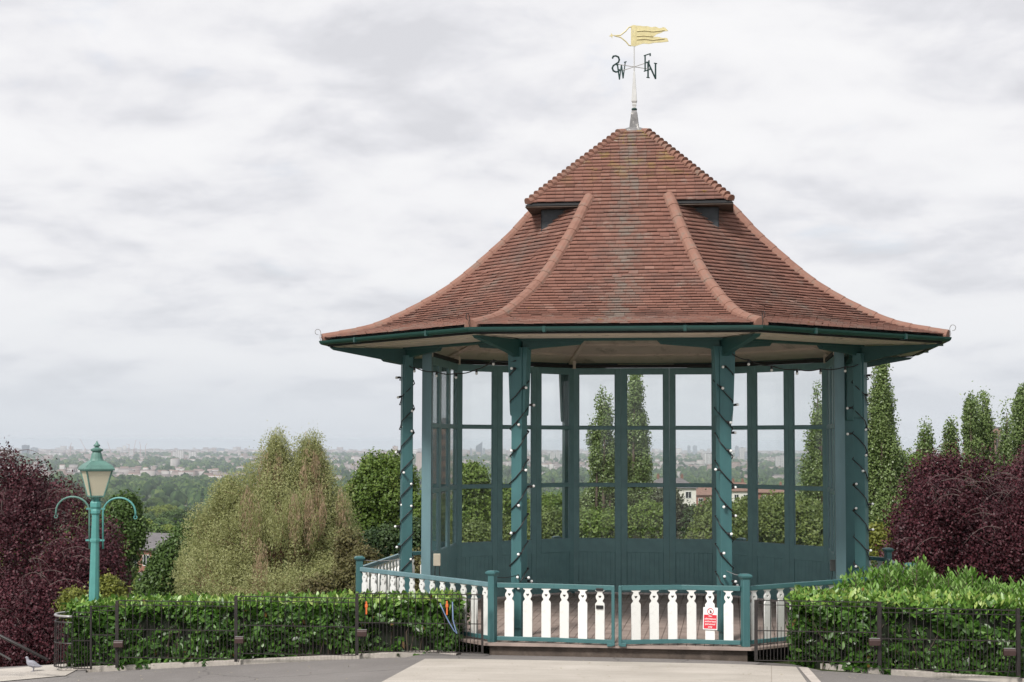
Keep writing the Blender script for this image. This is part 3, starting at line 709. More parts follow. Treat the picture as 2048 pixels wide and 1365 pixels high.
# double gate on the front side, each leaf slightly folded at a hinge
nv, tv = fr(0); FA = BR * math.cos(R(22.5)); HW = BR * math.sin(R(22.5))
def gp_(x, o): return BC + nv * (FA + o) + tv * x
gates = (((gp_(-HW + .075, 0), gp_(-HW / 2, .06), gp_(-.035, .22)), (.16, .415, .66, .895, 1.15, 1.40), 'left gate leaf'),
         ((gp_(.035, .22), gp_(HW / 2, -.06), gp_(HW - .075, .0)), (.25, .51, .765, 1.03, 1.29, 1.55), 'right gate leaf'))
for gi, (pts, _, nm) in enumerate(gates):
    g = empty('gate_leaf', tuple(pts[0] - BC), parent=bal); g['_w'] = tuple(pts[0])
    g['label'] = ('left' if gi == 0 else 'right') + ' leaf of the teal and white front gate'
    for a_, b_ in zip(pts[:-1], pts[1:]):
        mb = MB(); mb.bar(a_ + Z * RZ1, b_ + Z * RZ1, .05, .078); mb.build('top_rail', M['teal'], g, bevel=.006)
        mb = MB(); mb.bar(a_ + Z * RZ0, b_ + Z * RZ0, .05, .068); mb.build('bottom_rail', M['teal'], g, bevel=.006)
    e = pts[2] if gi == 0 else pts[0]; dd = tv * (-.02 if gi == 0 else .02)
    mb = MB(); mb.box(e + dd + Z * .47, (.05, .055, .93), (tv, nv, Z)); mb.box(e + dd * 3.5 + Z * .02, (.09, .05, .055), (tv, nv, Z)); mb.build('gate_stile', M['teal'], g, bevel=.005)
    xs = [1020, 1056.5, 1093, 1129.5, 1165.5, 1200] if gi == 0 else [1271, 1307, 1343.5, 1381.5, 1418, 1455]
    for x in xs:
        # find where this baluster stands along the folded rail
        best = None
        for a_, b_ in zip(pts[:-1], pts[1:]):
            for u in np.linspace(0, 1, 200):
                p = a_.lerp(b_, u); q = (p.x / (p.y)) * F_PX + 1024
                if best is None or abs(q - x) < best[0]: best = (abs(q - x), p.copy(), (b_ - a_).copy())
        p, dv = best[1], best[2]; o = bpy.data.objects.new('baluster', BM); col.objects.link(o); o.parent = g
        o.location = p + Z * (RZ0 + .02) - pts[0]; o.rotation_euler = (0, 0, math.atan2(dv.y, dv.x))
        if x == 1418: SIGNP = p + Z * .43; SIGNA = math.atan2(dv.y, dv.x)
        if x == 1200:
            for zc, hh in ((.875, .045), (.60, .055)):
                mb = MB(); nn = Vector((dv.y, -dv.x, 0)).normalized()
                mb.box(p + nn * .028 + Z * zc, (.115, .02, hh), (dv.normalized(), nn, Z)); mb.build('gate_latch', M['black'], g, bevel=.004)
# warning sign hung on the gate
sg = empty('warning_sign', SIGNP + Vector((0, -.035, 0)), 'small red and white notice fixed to a baluster of the gate', 'sign'); sg.rotation_euler = (0, R(1.5), SIGNA)
mb = MB(); mb.box((0, 0, 0), (.225, .006, .345)); mb.build('sign_board', M['signwhite'], sg, loc=(0, 0, 0))
mb = MB(); mb.box((0, -.005, -.05), (.20, .004, .215)); mb.build('red_field', M['red'], sg, loc=(0, 0, 0))
mb = MB(); th = np.linspace(0, 2 * math.pi, 25)
mb.tube([(.047 * math.cos(t_), -.006, .112 + .047 * math.sin(t_)) for t_ in th], .0052, 5, cap=False); mb.bar((-.033, -.006, .145), (.033, -.006, .079), .009, .003)
mb.build('prohibition_ring', M['red'], sg, loc=(0, 0, 0))
mb = MB(); mb.prism([(-.012, -.007, .09), (.014, -.007, .085), (.02, -.007, .108), (.006, -.007, .118), (.012, -.007, .135), (-.004, -.007, .122), (-.016, -.007, .125), (-.008, -.007, .11)], (0, .003, 0)); mb.build('hand_symbol', M['black'], sg, loc=(0, 0, 0))
for i, s in enumerate(('No', 'admittance', 'authorised', 'personnel', 'only')):
    me = textmesh(s, .040, .003); me.materials.append(M['signwhite']); me.transform(Matrix.Rotation(R(90), 4, 'X'))
    o = link_mesh('sign_text', me, None, sg, loc=(0, -.0085, .025 - i * .0415))

# ------------------------------------------------------------------ weather vane
vb = BC + Z * 9.66
vane = root('weather_vane', vb, 'gilded forked-pennant weather vane on a white pole above the bandstand roof', 'weather vane')
mb = MB(); mb.lathe(BC, [(.03, 9.51), (.055, 9.535), (.055, 9.555), (.03, 9.575)], 10); mb.build('collar', M['letter'], vane)
mb = MB(); mb.lathe(BC, [(.045, 9.565), (.045, 9.60), (.055, 9.635), (.048, 9.66), (.072, 9.70), (.072, 9.72), (.067, 9.77), (.024, 10.26), (.014, 10.28)], 4, rot=R(ROT)); pole = mb.build('pole', M['vwhite'], vane, bevel=.004)
zc = P(1268, 134, BC.y).z
zc -= 0
vane_h = P(1268, 50, BC.y).z
mb = MB(); mb.tube([BC + Z * 10.2, BC + Z * (vane_h - .02)], [.013, .009], 8); mb.build('spindle', M['vwhite'], vane)
dS = Vector((-.85, -.53, 0)).normalized(); dW = Vector((-.53, .85, 0)).normalized(); RA = .36
mb = MB()
for d in (dS, -dS, dW, -dW): mb.tube([BC + Z * zc, BC + d * RA + Z * (zc - .0)], .008, 6)
mb.build('compass_arm', M['vwhite'], vane)
def letter(ch, c, d):
    """flat serif letter built of straight iron strokes in the vertical plane through direction d"""
    H, W_ = .30, .20; S = {'N': [[(-.09, -.15), (-.09, .15)], [(-.09, .15), (.09, -.15)], [(.09, -.15), (.09, .15)], [(-.12, -.15), (-.06, -.15)], [(-.12, .15), (-.07, .15)], [(.06, .15), (.12, .15)]],
         'E': [[(-.07, -.15), (-.07, .15)], [(-.10, .15), (.09, .15)], [(-.07, 0), (.05, 0)], [(-.10, -.15), (.09, -.15)], [(.09, .15), (.09, .11)], [(.09, -.15), (.09, -.11)], [(.05, .025), (.05, -.025)]],
         'W': [[(-.13, .15), (-.06, -.15)], [(-.06, -.15), (0, .12)], [(0, .12), (.06, -.15)], [(.06, -.15), (.13, .15)], [(-.16, .15), (-.10, .15)], [(.10, .15), (.16, .15)]],
         'S': [[(.08, .10), (.06, .14), (.0, .155), (-.06, .14), (-.08, .09), (-.06, .04), (0, 0), (.06, -.04), (.085, -.09), (.06, -.14), (0, -.155), (-.06, -.14), (-.085, -.10)]]}[ch]
    mb = MB(); nrm = d.cross(Z).normalized()
    for st in S:
        for (x0, y0), (x1, y1) in zip(st[:-1], st[1:]):
            thick = .030 if (y0 != y1 and (x1 - x0) * (y1 - y0) <= 0) or ch == 'S' else .018
            a_ = c + d * x0 + Z * y0; b_ = c + d * x1 + Z * y1; e_ = (b_ - a_).normalized() * .006
            mb.bar(a_ - e_, b_ + e_, .014, thick, up=tuple(nrm.cross(b_ - a_)))
    return mb.build('compass_letter', M['letter'], vane)
letter('S', BC + dS * (RA + .07) + Z * zc, -dS * -1); letter('N', BC - dS * (RA + .06) + Z * (zc - .02), -dS)
letter('W', BC + dW * (RA + .06) + Z * zc, -dW); letter('E', BC - dW * (RA + .06) + Z * zc, -dW)
# pennant
V0 = Vector((BC.x + .01, BC.y, 0)); zt_, zb_ = P(1270, 52, BC.y).z, P(1270, 92, BC.y).z
px = 1 / 105.6
def wav(x0, x1, z0, z1, amp, n=14, ph=0): return [(x0 + (x1 - x0) * i / n, z0 + (z1 - z0) * i / n + amp * math.sin(i * 1.55 + ph) * (i / n)) for i in range(n + 1)]
top_ = zt_ - zb_
o1 = [(-.06, 0)] + [(-.06, top_)] + wav(.05, .60, top_ + .005, top_ - .045, .018)[1:] + [(.655, top_ - .10)] + wav(.60, .36, top_ - .095, top_ * .47, .014, 7, 1)[1:] + wav(.42, .64, top_ * .46, top_ * .36, .012, 6)[1:] + [(.66, top_ * .22)] + wav(.63, .05, top_ * .20, .02, .012, 10, 2)[:-1] + [(.05, 0.)]
me = cutout('pennant', [o1], .012); me.transform(Matrix.Rotation(R(90), 4, 'X')); me.materials.append(M['gold'])
o = link_mesh('pennant', me, None, vane, loc=Vector((BC.x, BC.y, zb_)) - vb)
mb = MB()
for z_ in (.30, .47, .72): mb.tube([(BC.x + .05, BC.y - .01, zb_ + top_ * z_), (BC.x + .2, BC.y - .01, zb_ + top_ * z_ + .012), (BC.x + .36, BC.y - .01, zb_ + top_ * z_ - .006), (BC.x + (.58 if z_ != .47 else .33), BC.y - .01, zb_ + top_ * z_ + .02)], .010, 5)
mb.box((BC.x - .0, BC.y, zb_ + top_ / 2), (.07, .022, top_ + .02)); mb.build('pennant_rib', M['gold'], vane)
mb = MB(); cx, cz_ = BC.x, zb_ + top_ * .5 - .01
for sg_ in (-1, 1): mb.tube([(cx - .05, BC.y, cz_ + sg_ * (top_ / 2 - .01)), (cx - .10, BC.y, cz_ + sg_ * (top_ / 2 - .02)), (cx - .16, BC.y, cz_ + sg_ * .10), (cx - .26, BC.y, cz_ + sg_ * .02), (cx - .38, BC.y, cz_ + .01)], .013, 6)
star = []
for i in range(8): r_ = .055 if i % 2 == 0 else .02; star.append((cx - .43 + r_ * math.cos(i * math.pi / 4 + .2), BC.y - .008, cz_ + .012 + r_ * math.sin(i * math.pi / 4 + .2)))
mb.prism(star, (0, .016, 0)); mb.build('vane_pointer', M['gold'], vane)

# ------------------------------------------------------------------ festoon lights
def festoon(pts, bulbs, label, loc):
    r_ = root('festoon_lights', loc, label, 'string lights', 'festoon lights on the bandstand')
    mb = MB(); mb.tube(pts, .010, 5); mb.build('cable', M['black'], r_, smooth=True)
    for p, d in bulbs:
        mb = MB(); mb.tube([p, p + d * .055], [.019, .021], 8); h = mb.build('lamp_holder', M['black'], r_)
        mb = MB(); c = p + d * .073; n_ = 8; vs = []; 
        x = d.cross(Vector((.3, .2, .9))).normalized(); y = d.cross(x)
        pr_ = [(.0, -.025), (.013, -.022), (.023, -.009), (.025, .003), (.019, .016), (.009, .023), (.0, .025)]
        for rr, t_ in pr_:
            for k in range(8): a = k * math.pi / 4; vs.append(c + d * t_ + (x * math.cos(a) + y * math.sin(a)) * max(rr, .001))
        mb.add(vs, [(i * 8 + k, i * 8 + (k + 1) % 8, (i + 1) * 8 + (k + 1) % 8, (i + 1) * 8 + k) for i in range(6) for k in range(8)])
        mb.build('bulb', M['bulb'], r_, smooth=True)
    return r_
desc = {-67.5: 'festoon lights wound round the far left post of the bandstand', -22.5: 'festoon lights wound round the front left post of the bandstand',
        22.5: 'festoon lights wound round the front right post of the bandstand', 67.5: 'festoon lights wound round the far right post of the bandstand'}
for ang, lab in desc.items():
    c = cn(ang, POSTR); a = R(ROT + ang); hz_ = 3.9; turns = 8; pts = []; bulbs = []; n_ = turns * 8; sgn = 1 if ang < 0 else -1
    for i in range(n_ + 1):
        th = sgn * i / 8 * 2 * math.pi + a; z = .85 + (4.45 - .85) * i / n_ + .09 * sgn * math.sin(th)
        # hug the square post, wider where the cheeks are
        q = th - a; ht = .116 + (max(0, z - 3.62) * .045 + .035 if z > 3.62 else 0); hr_ = .116
        r_ = min(ht / max(abs(math.sin(q)), .01), hr_ / max(abs(math.cos(q)), .01))
        p = c + Vector((math.sin(th) * r_, -math.cos(th) * r_, z)); pts.append(p)
        if i % 3 == (i // 12) % 2 and math.cos(th - 0) > -.35:
            d = Vector((math.sin(th) , -math.cos(th), random.uniform(-.5, .35))) + Vector((random.choice((-1.2, 1.2)), 0, 0)); d.normalize(); bulbs.append((p + d * .008, d))
    if abs(ang) < 30:
        for j in range(4):
            th = j * 1.4; d = Vector((math.sin(th - 1), -abs(math.cos(th)), random.uniform(-.3, .4))).normalized()
            p = c + Vector((d.x * .15, d.y * .15, .86 + .05 * j)); bulbs.append((p, d))
    festoon(pts, bulbs, lab, c + Z * .85)
def swag(pl, label):
    wp = [P(*q) for q in pl]; pts = []
    for a_, b_ in zip(wp[:-1], wp[1:]):
        for i in range(6): u = i / 6; p = a_.lerp(b_, u); p.z -= .03 * 4 * u * (1 - u); pts.append(p)
    pts.append(wp[-1]); dn = Vector((0, -.1, -1)).normalized()
    festoon(pts, [(q.copy(), dn) for q in wp[1:-1]], label, wp[0])
dL, dFL, dFR, dRR = [cn(a, POSTR).y - .12 for a in (-67.5, -22.5, 22.5, 67.5)]
mix = lambda a, b, u: a + (b - a) * u
swag([(815, 728, dL)] + [(x, y - 6, mix(dL, dFL, (x - 815) / 220)) for x, y in ((829, 741), (873, 750), (912, 753), (953, 745), (987, 726))] + [(1032, 722, dFL)], 'row of festoon bulbs strung from far left post to front left post')
swag([(1462, 706, dFR)] + [(x, y - 6, mix(dFR, dRR, (x - 1462) / 256)) for x, y in ((1497, 726), (1543, 738), (1594, 745), (1641, 744), (1690, 740))] + [(1722, 726, dRR)], 'row of festoon bulbs strung from front right post to far right post')
for (a_, b_, z0, z1), lab in (((-67.5, -67.5, 1.06, 1.06), 'thin stay wire from the left balustrade post to the bandstand post'), ((67.5, 67.5, 1.06, 1.0), 'thin stay wire from the right balustrade post to the bandstand post'), ((22.5, 22.5, 1.10, 1.12), 'thin stay wire from the front right balustrade post to the bandstand post'), ((-22.5, -22.5, 1.02, 1.0), 'thin stay wire from the front left balustrade post to the bandstand post')):
    mb = MB(); A, B = cn(a_, BR - .05, z0), cn(b_, POSTR + .1, z1); mb.tube([A, A.lerp(B, .5) - Z * .02, B], .007, 5); tag(mb.build('stay_wire', M['ironlite'] if a_ != -22.5 else M['black']), lab, 'wire')

# ------------------------------------------------------------------ fences
def fpt(x, y):
    """point at picture (x,y) on the vertical plane of the fence line"""
    d = 26.
    for _ in range(12): p = P(x, y, d); d = fence_y(p.x)
    return P(x, y, d)
def panel(mb, x0, x1, yt0, yt1, yb0, yb1, midf=.505, second=.075):
    A, B, C_, D = fpt(x0, yt0), fpt(x1, yt1), fpt(x0, yb0), fpt(x1, yb1)
    def at(u, v): return A.lerp(B, u).lerp(C_.lerp(D, u), v)
    t = .011
    mb.bar(at(0, 0), at(1, 0), t * 1.3); mb.bar(at(0, second), at(1, second), t); mb.bar(at(0, midf), at(1, midf), t * 1.3); mb.bar(at(0, 1), at(1, 1), t * 1.3)
    n_ = max(3, round((x1 - x0) / 14.2))
    for i in range(n_ + 1): mb.tube([at(i / n_, 0), at(i / n_, 1)], .0065, 5)
    for i in range(n_): u = (i + .5) / n_; mb.tube([at(u, midf - .07), at(u, 1)], [.004, .0065], 5)
lf = root('metal_fence', fpt(235, 1332), 'brown iron railing in stepped panels in front of the left hedge', 'fence')
for x0, x1, a, b, c, d in ((146, 181, 1225, 1225, 1337, 1338), (183, 231, 1213, 1213, 1326, 1327), (237, 469, 1201.5, 1205, 1315, 1318), (473, 711, 1193, 1197, 1307, 1311), (716, 963, 1187, 1190, 1303, 1306)):
    mb = MB(); panel(mb, x0, x1, a, b, c, d); mb.build('railing_panel', M['iron'], lf)
for x, yt, yb in ((182, 1212, 1339), (234, 1202, 1336), (472, 1192, 1324), (714, 1187, 1311), (965, 1190, 1308)):
    mb = MB(); mb.bar(fpt(x, yt) + Z * .0, fpt(x, yb), .03 if x in (182, 965) else .05, .035); mb.build('fence_post', M['iron'], lf)
rf = root('metal_fence', fpt(1758, 1340), 'dark iron railing in stepped panels in front of the right hedge', 'fence')
for x0, x1, a, b, c, d in ((1513, 1755, 1201, 1205, 1321, 1325), (1763, 2032, 1216, 1221, 1338, 1344), (2041, 2330, 1233, 1238, 1356, 1362)):
    mb = MB(); panel(mb, x0, x1, a, b, c, d); mb.build('railing_panel', M['iron'], rf)
for x, yt, yb in ((1512, 1200, 1322), (1759, 1204, 1331), (2036, 1217, 1352), (2334, 1233, 1372)):
    mb = MB(); mb.bar(fpt(x, yt), fpt(x, yb), .05, .035); mb.build('fence_post', M['iron'], rf)
# curved railing at the left end
cr = root('curved_railing', fpt(125, 1340), 'curved dark railing with pale top rail at the left end of the hedge', 'railing')
cpx = fpt(146, 1235); cc_ = cpx + Vector((-.02, .42, 0)); rr_ = .40
def cpt(t_, y): p = cc_ + Vector((-math.sin(t_) * rr_ * .95, -math.cos(t_) * rr_, 0)); return Vector((p.x, p.y, fpt(146, y).z))
ths = np.linspace(0, 2.9, 16)
mb = MB(); mb.tube([cpt(t_, 1234) for t_ in ths], .022, 7); mb.build('top_rail', M['ironlite'], cr, smooth=True)
mb = MB(); mb.tube([cpt(t_, 1246) for t_ in ths], .012, 6); mb.tube([cpt(t_, 1288) for t_ in ths], .012, 6); mb.tube([cpt(t_, 1336) for t_ in ths], .012, 6); mb.build('rail', M['iron'], cr)
mb = MB()
for t_ in np.linspace(0, 2.9, 18): mb.tube([cpt(t_, 1246), cpt(t_, 1338)], .008, 5)
mb.build('bars', M['iron'], cr)
# sloping handrail lower left
hr = root('handrail', P(95, 1322, 26.5), 'black sloping handrail beside the steps at the lower left', 'handrail')
mb = MB(); mb.tube([P(-160, 1205, 27), P(0, 1272, 26.8), P(95, 1320, 26.5)], .028, 8); mb.build('rail', M['iron'], hr, smooth=True)
mb = MB(); mb.tube([P(-160, 1255, 27.2), P(0, 1308, 27), P(22, 1320, 26.9)], .02, 8); mb.tube([P(-100, 1225, 27), P(-100, 1345, 27)], .02, 6); mb.build('lower_rail', M['iron'], hr)
# floodlights
names = {239: 'brown floodlight box low on the second railing post from the left end', 480: 'brown floodlight box on the railing below the willow', 725: 'brown floodlight box on the left railing, closest to the bandstand', 1747: 'brown floodlight box on the right railing, closest to the bandstand', 2016: 'brown floodlight box at the right edge of the right railing'}
for x, y, w_ in ((239, 1288, 20), (480, 1280, 18), (725, 1266, 20), (1747, 1284, 21), (2016, 1304, 22)):
    p = fpt(x, y) + Vector((0, -.06, 0)); r_ = root('floodlight', p, names[x], 'floodlight', 'floodlights on the railings')
    s = w_ / 125; mb = MB(); mb.prism([p + Vector((-s / 2, y_, z_)) for y_, z_ in ((-.05, -.05), (-.06, .03), (-.035, .055), (.03, .055), (.03, -.05))], (s, 0, 0)); mb.build('housing', M['brownbox'], r_, bevel=.008)
    mb = MB(); mb.box(p + Vector((0, -.01, .0585)), (s * .95, .06, .006)); mb.build('visor', M['ironlite'], r_)
    mb = MB(); mb.bar(p + Vector((-.03, .03, -.05)), p + Vector((-.03, .05, -.13)), .015); mb.bar(p + Vector((.03, .03, -.05)), p + Vector((.03, .05, -.13)), .015); mb.bar(p + Vector((-.05, .04, -.085)), p + Vector((.05, .04, -.085)), .014)
    mb.tube([p + Vector((.0, .03, -.05)), p + Vector((.02, .03, -.2)), p + Vector((-.02, .05, -.36))], .008, 5); mb.build('bracket', M['iron'], r_)
# orange straps and a blue hose at the left railing
for (x, y0, y1), lab in (((733, 1203, 1229), 'orange plastic strap on the railing near the floodlight'), ((894, 1202, 1230), 'orange plastic strap on the railing near the blue hose')):
    mb = MB(); A, B = fpt(x, y0) + Vector((0, -.02, 0)), fpt(x, y1) + Vector((0, -.02, 0))
    mb.bar(A, B, .026, .012); mb.box(A.lerp(B, .35), (.045, .02, .05)); tag(mb.build('orange_strap', M['orange'], bevel=.004), lab, 'strap', 'orange straps on the railing')
mb = MB(); mb.tube([fpt(880, 1207), fpt(888, 1225), fpt(897, 1243), fpt(908, 1262), fpt(914, 1268), fpt(906, 1240), fpt(905, 1204)], .011, 6); tag(mb.build('blue_hose', M['blue'], smooth=True), 'thin blue hose looped over the railing at the hedge end', 'hose')

# ------------------------------------------------------------------ lamp post
LD = 27.9; lb = P(187, 1210, LD); lz = lambda y: P(195, y, LD).z; lx = P(195, 950, LD).x
base_z = gz(lx, LD)
lamp = root('lamp_post', Vector((lx, LD, base_z)), 'turquoise cast-iron street lamp with square glass lantern and two hooked arms', 'lamp post')
LC = Vector((lx - .02, LD, 0))
mb = MB(); mb.lathe(LC, [(.13, base_z - .1), (.13, base_z + .3), (.09, base_z + .34), (.088, lz(1180)), (.066, lz(1050)), (.064, lz(1030)), (.085, lz(1027)), (.085, lz(1022)), (.075, lz(1018)), (.095, lz(1014)), (.095, lz(1006)), (.06, lz(1000)), (.055, lz(985))], 8)
mb.build('column', M['turq'], lamp, bevel=.004)
mb = MB()
for sg_ in (-1, 1): mb.bar(LC + Z * lz(1018) + Vector((sg_ * .05, 0, 0)), LC + Z * lz(1018) + Vector((sg_ * .16, 0, 0)), .03); mb.bar(LC + Z * lz(1081) + Vector((sg_ * .05, 0, 0)), LC + Z * lz(1081) + Vector((sg_ * .16, 0, 0)), .03)
mb.lathe(LC, [(.08, lz(1085)), (.085, lz(1081)), (.08, lz(1077))], 8); mb.build('arm_clamp', M['turq'], lamp)
for sg_, x_out, ytop in ((-1, 112, 994), (1, 271, 996)):
    x_in = 179 if sg_ < 0 else 206
    a0 = P(x_in, 1098, LD); a1 = P(x_in, 1030, LD); pts = [a0, a1]
    xc_ = (x_in + x_out) / 2; r0 = abs(x_in - x_out) / 2
    for t_ in np.linspace(0, math.pi, 14): pts.append(P(xc_ + (x_in - xc_) * math.cos(t_), ytop + 30 - 30 * math.sin(t_) , LD))
    pts.append(P(x_out, ytop + 36, LD))
    mb = MB(); mb.tube(pts, .017, 8); e = pts[-1]
    mb.tube([e + Vector((.028 * math.sin(t_), 0, -.028 + .028 * math.cos(t_))) for t_ in np.linspace(0, 2 * math.pi, 9)], .010, 6, cap=False)
    mb.build('hook_arm', M['turqdark'] if sg_ < 0 else M['turq'], lamp, smooth=True)
# lantern frame
la = R(28)
def lq(hw, z): return [LC + Vector((hw * 1.4142 * math.cos(la + math.pi / 4 + i * math.pi / 2), hw * 1.4142 * math.sin(la + math.pi / 4 + i * math.pi / 2), z)) for i in range(4)]
HB, HT, zb2, zt2 = .108, .215, lz(993), lz(941)
mb = MB()
b4, t4 = lq(HB, zb2), lq(HT, zt2)
for i in range(4): mb.bar(b4[i], t4[i], .022); mb.bar(b4[i], b4[(i + 1) % 4], .026); mb.bar(t4[i], t4[(i + 1) % 4], .030)
mb.build('lantern_frame', M['turqdark'], lamp)
for i in range(4):
    a_, b_, c_, d_ = b4[i], b4[(i + 1) % 4], t4[(i + 1) % 4], t4[i]; mb = MB(); cen = LC + Z * ((zb2 + zt2) / 2)
    nrm = (b_ - a_).cross(d_ - a_).normalized() * .004
    ins = [q.lerp(cen, .015) for q in (a_, b_, c_, d_)]; mb.hexa(ins + [q + nrm for q in ins]); mb.build('lantern_glass', M['lantern'], lamp)
mb = MB(); P4 = [(.250, lz(941)), (.255, lz(938)), (.215, lz(931)), (.125, lz(923)), (.115, lz(922))]
for (h0, z0), (h1, z1) in zip(P4[:-1], P4[1:]): mb.hexa(lq(h0, z0) + lq(h1, z1))
mb.build('lantern_roof', M['turqdark'], lamp)
mb = MB(); mb.lathe(LC, [(.125, lz(923)), (.105, lz(918)), (.085, lz(908)), (.07, lz(904)), (.10, lz(902)), (.105, lz(899)), (.07, lz(897)), (.035, lz(895)), (.03, lz(894))], 14); mb.build('lantern_chimney', M['turqdark'], lamp, smooth=False)
mb = MB(); mb.lathe(LC, [(.02, lz(895)), (.03, lz(902 - 8)), (.052, lz(900 - 7)), (.058, lz(897 - 6)), (.03, lz(888)), (.015, lz(884.5)), (.004, lz(882))], 10)
mb.build('finial', M['turqdark'], lamp, smooth=True)
mb = MB()
for i in range(4):
    dv = (b4[i] - (LC + Z * zb2)); dv.z = 0
    mb.tube([LC + Z * lz(1003) + dv * .3, LC + Z * lz(1000) + dv * .55, LC + Z * lz(996) + dv * .5, b4[i]], .012, 6)
mb.tube([P(207, 1005, LD), P(197, 1002, LD)], .01, 6); mb.lathe(LC, [(.05, lz(1001)), (.035, lz(996)), (.06, lz(993.5))], 8); mb.build('lantern_cradle', M['turqdark'], lamp)
mb = MB(); mb.lathe(LC, [(.035, lz(985)), (.04, lz(970)), (.04, lz(955)), (.03, lz(948))], 10); mb.build('lamp_burner', M['vwhite'], lamp)

# ------------------------------------------------------------------ leaves and trees
def rhomb(C, D, N, L, W):
    D = unit(D); S = unit(np.cross(D, N)); n = len(C); L = np.broadcast_to(L, n)[:, None]; W = np.broadcast_to(W, n)[:, None]
    V = np.stack([C - D * L / 2, C + S * W / 2 + D * L * .05, C + D * L / 2, C - S * W / 2 + D * L * .05], 1)
    return V.reshape(-1, 3), np.arange(n * 4).reshape(n, 4)
def folded(C, D, N, L, W):
    """leaf of two faces folded on the midrib, tip curling over"""
    D = unit(D); S = unit(np.cross(D, N)); N2 = np.cross(S, D); n = len(C); L = np.broadcast_to(L, n)[:, None]; W = np.broadcast_to(W, n)[:, None]
    b = C - D * L / 2; t = C + D * L / 2 - N2 * L * .10; m = C - N2 * W * .12
    r1 = C + S * W / 2 - D * L * .12; r2 = C + S * W * .40 + D * L * .22 - N2 * L * .03
    l1 = C - S * W / 2 - D * L * .12; l2 = C - S * W * .40 + D * L * .22 - N2 * L * .03
    V = np.stack([b, r1, r2, t, m, l1, l2], 1).reshape(-1, 3); i = np.arange(n)[:, None] * 7
    Q = np.concatenate([i + [0, 1, 2, 4], i + [4, 2, 3, 3]], 0)
    Q = np.stack([i + [0, 1, 2, 4], i + [0, 4, 6, 5], i + [4, 2, 3, 6]], 1).reshape(-1, 4)
    return V, Q
def rv(n): return unit(rng.normal(size=(n, 3)))
def foliage_pts(blobs, nc, nl, cr, sq=(1, 1, 1), fill=.2, outl=.22, per=170):
    """leafy tufts on and inside a set of ellipsoids (centre, radii); the leaves sit round the outside of each tuft"""
    C = np.array([b[:3] for b in blobs], float); Rr = np.array([b[3:6] for b in blobs], float)
    wgt = (Rr[:, 0] * Rr[:, 2]) ** .9; wgt /= wgt.sum(); ns = max(12, nc * nl // per); bi = rng.choice(len(blobs), ns, p=wgt); d = rv(ns)
    d[:, 2] += .12; d = unit(d)
    sr = cr * 3.1 * rng.uniform(.55, 1.35, ns); sq = np.array(sq)
    rr = np.where(rng.random(ns) < fill, rng.random(ns) ** .5, 1 - np.abs(rng.normal(0, .14 + outl * .3, ns)))
    room = np.maximum(Rr[bi] - sr[:, None] * sq * .7, Rr[bi] * .25)
    cc = C[bi] + d * room * rr[:, None]
    n = ns * per; d2 = rv(n); own = np.repeat(np.arange(ns), per)
    f = 1 - np.abs(rng.normal(0, .24, n)) + np.where(rng.random(n) < .06, rng.uniform(0, .45, n), 0)
    L = cc[own] + d2 * (sr[own] * f)[:, None] * sq
    out = d2 * .8 + d[own] * .35
    tint = np.clip(rng.normal(.48, .19, ns)[own] * .7 + rng.random(n) * .3, 0, 1)
    return cc, bi, L, out, tint
def limbs(mb, base, blobs, cc, bi, r0, ntwig, twr=.02, rise=.5):
    base = Vector(base)
    for j, b in enumerate(blobs):
        c = Vector(b[:3]); top = c + Vector((0, 0, b[5] * .25)); n_ = 7; pts = []; rr = []
        mid = Vector((base.x * .55 + c.x * .45, base.y * .55 + c.y * .45, base.z + (top.z - base.z) * rise))
        for i in range(n_ + 1):
            u = i / n_; p = base * (1 - u) ** 2 + mid * (2 * u * (1 - u)) + top * (u * u)
            p += Vector((random.gauss(0, .03), random.gauss(0, .03), 0)) * (top - base).length * .1; pts.append(p); rr.append(r0 * (1 - u) ** .8 * (1 if j == 0 else .7) + twr)
        mb.tube(pts, rr, 6)
    idx = rng.choice(len(cc), min(ntwig, len(cc)), replace=False)
    for i in idx:
        b = blobs[bi[i]]; c = Vector(b[:3]); e = Vector(cc[i]); s = c.lerp(e, random.uniform(.1, .45)); s.z -= abs(e.z - c.z) * .3 + b[5] * .08
        m_ = s.lerp(e, .55) + Vector(rng.normal(0, 1, 3)) * (e - s).length * .08
        mb.tube([s, m_, e, e + (e - m_) * .25], [twr, twr * .7, twr * .4, twr * .15], 3, cap=False)
def tree(name, label, cat, base, blobs, lm, bm, nc, nl, cr, L, W, r0=.25, ntwig=200, twr=.02, droop=0., vert=0., sq=(1, 1, 1), fill=.2, outl=.22, group=None, rise=.5, local=False, nbias=.5, per=170):
    base = Vector(base); blobs = [list(b) for b in blobs]
    cc, bi, Lp, out, tint = foliage_pts(blobs, nc, nl, cr, sq, fill, outl, per); n = len(Lp)
    D = rv(n) + np.array([0, 0, -droop + vert]); Nn = rv(n) * .65 + out * nbias * 1.8 + np.array([0, 0, .3])
    V, Q = rhomb(Lp, D, Nn, L * rng.uniform(.7, 1.25, n), W * rng.uniform(.75, 1.2, n))
    V = V - np.array(base)
    r_ = empty(name, base, label, cat, group)
    o = link_mesh('crown', np_mesh('crown', V, Q, tint), lm, r_, loc=(0, 0, 0))
    mb = MB(); limbs(mb, base, blobs, cc, bi, r0, ntwig, twr, rise); mb.v = [tuple(Vector(v) - base) for v in mb.v]
    mb.build('trunk', bm, r_, loc=(0, 0, 0)); return r_
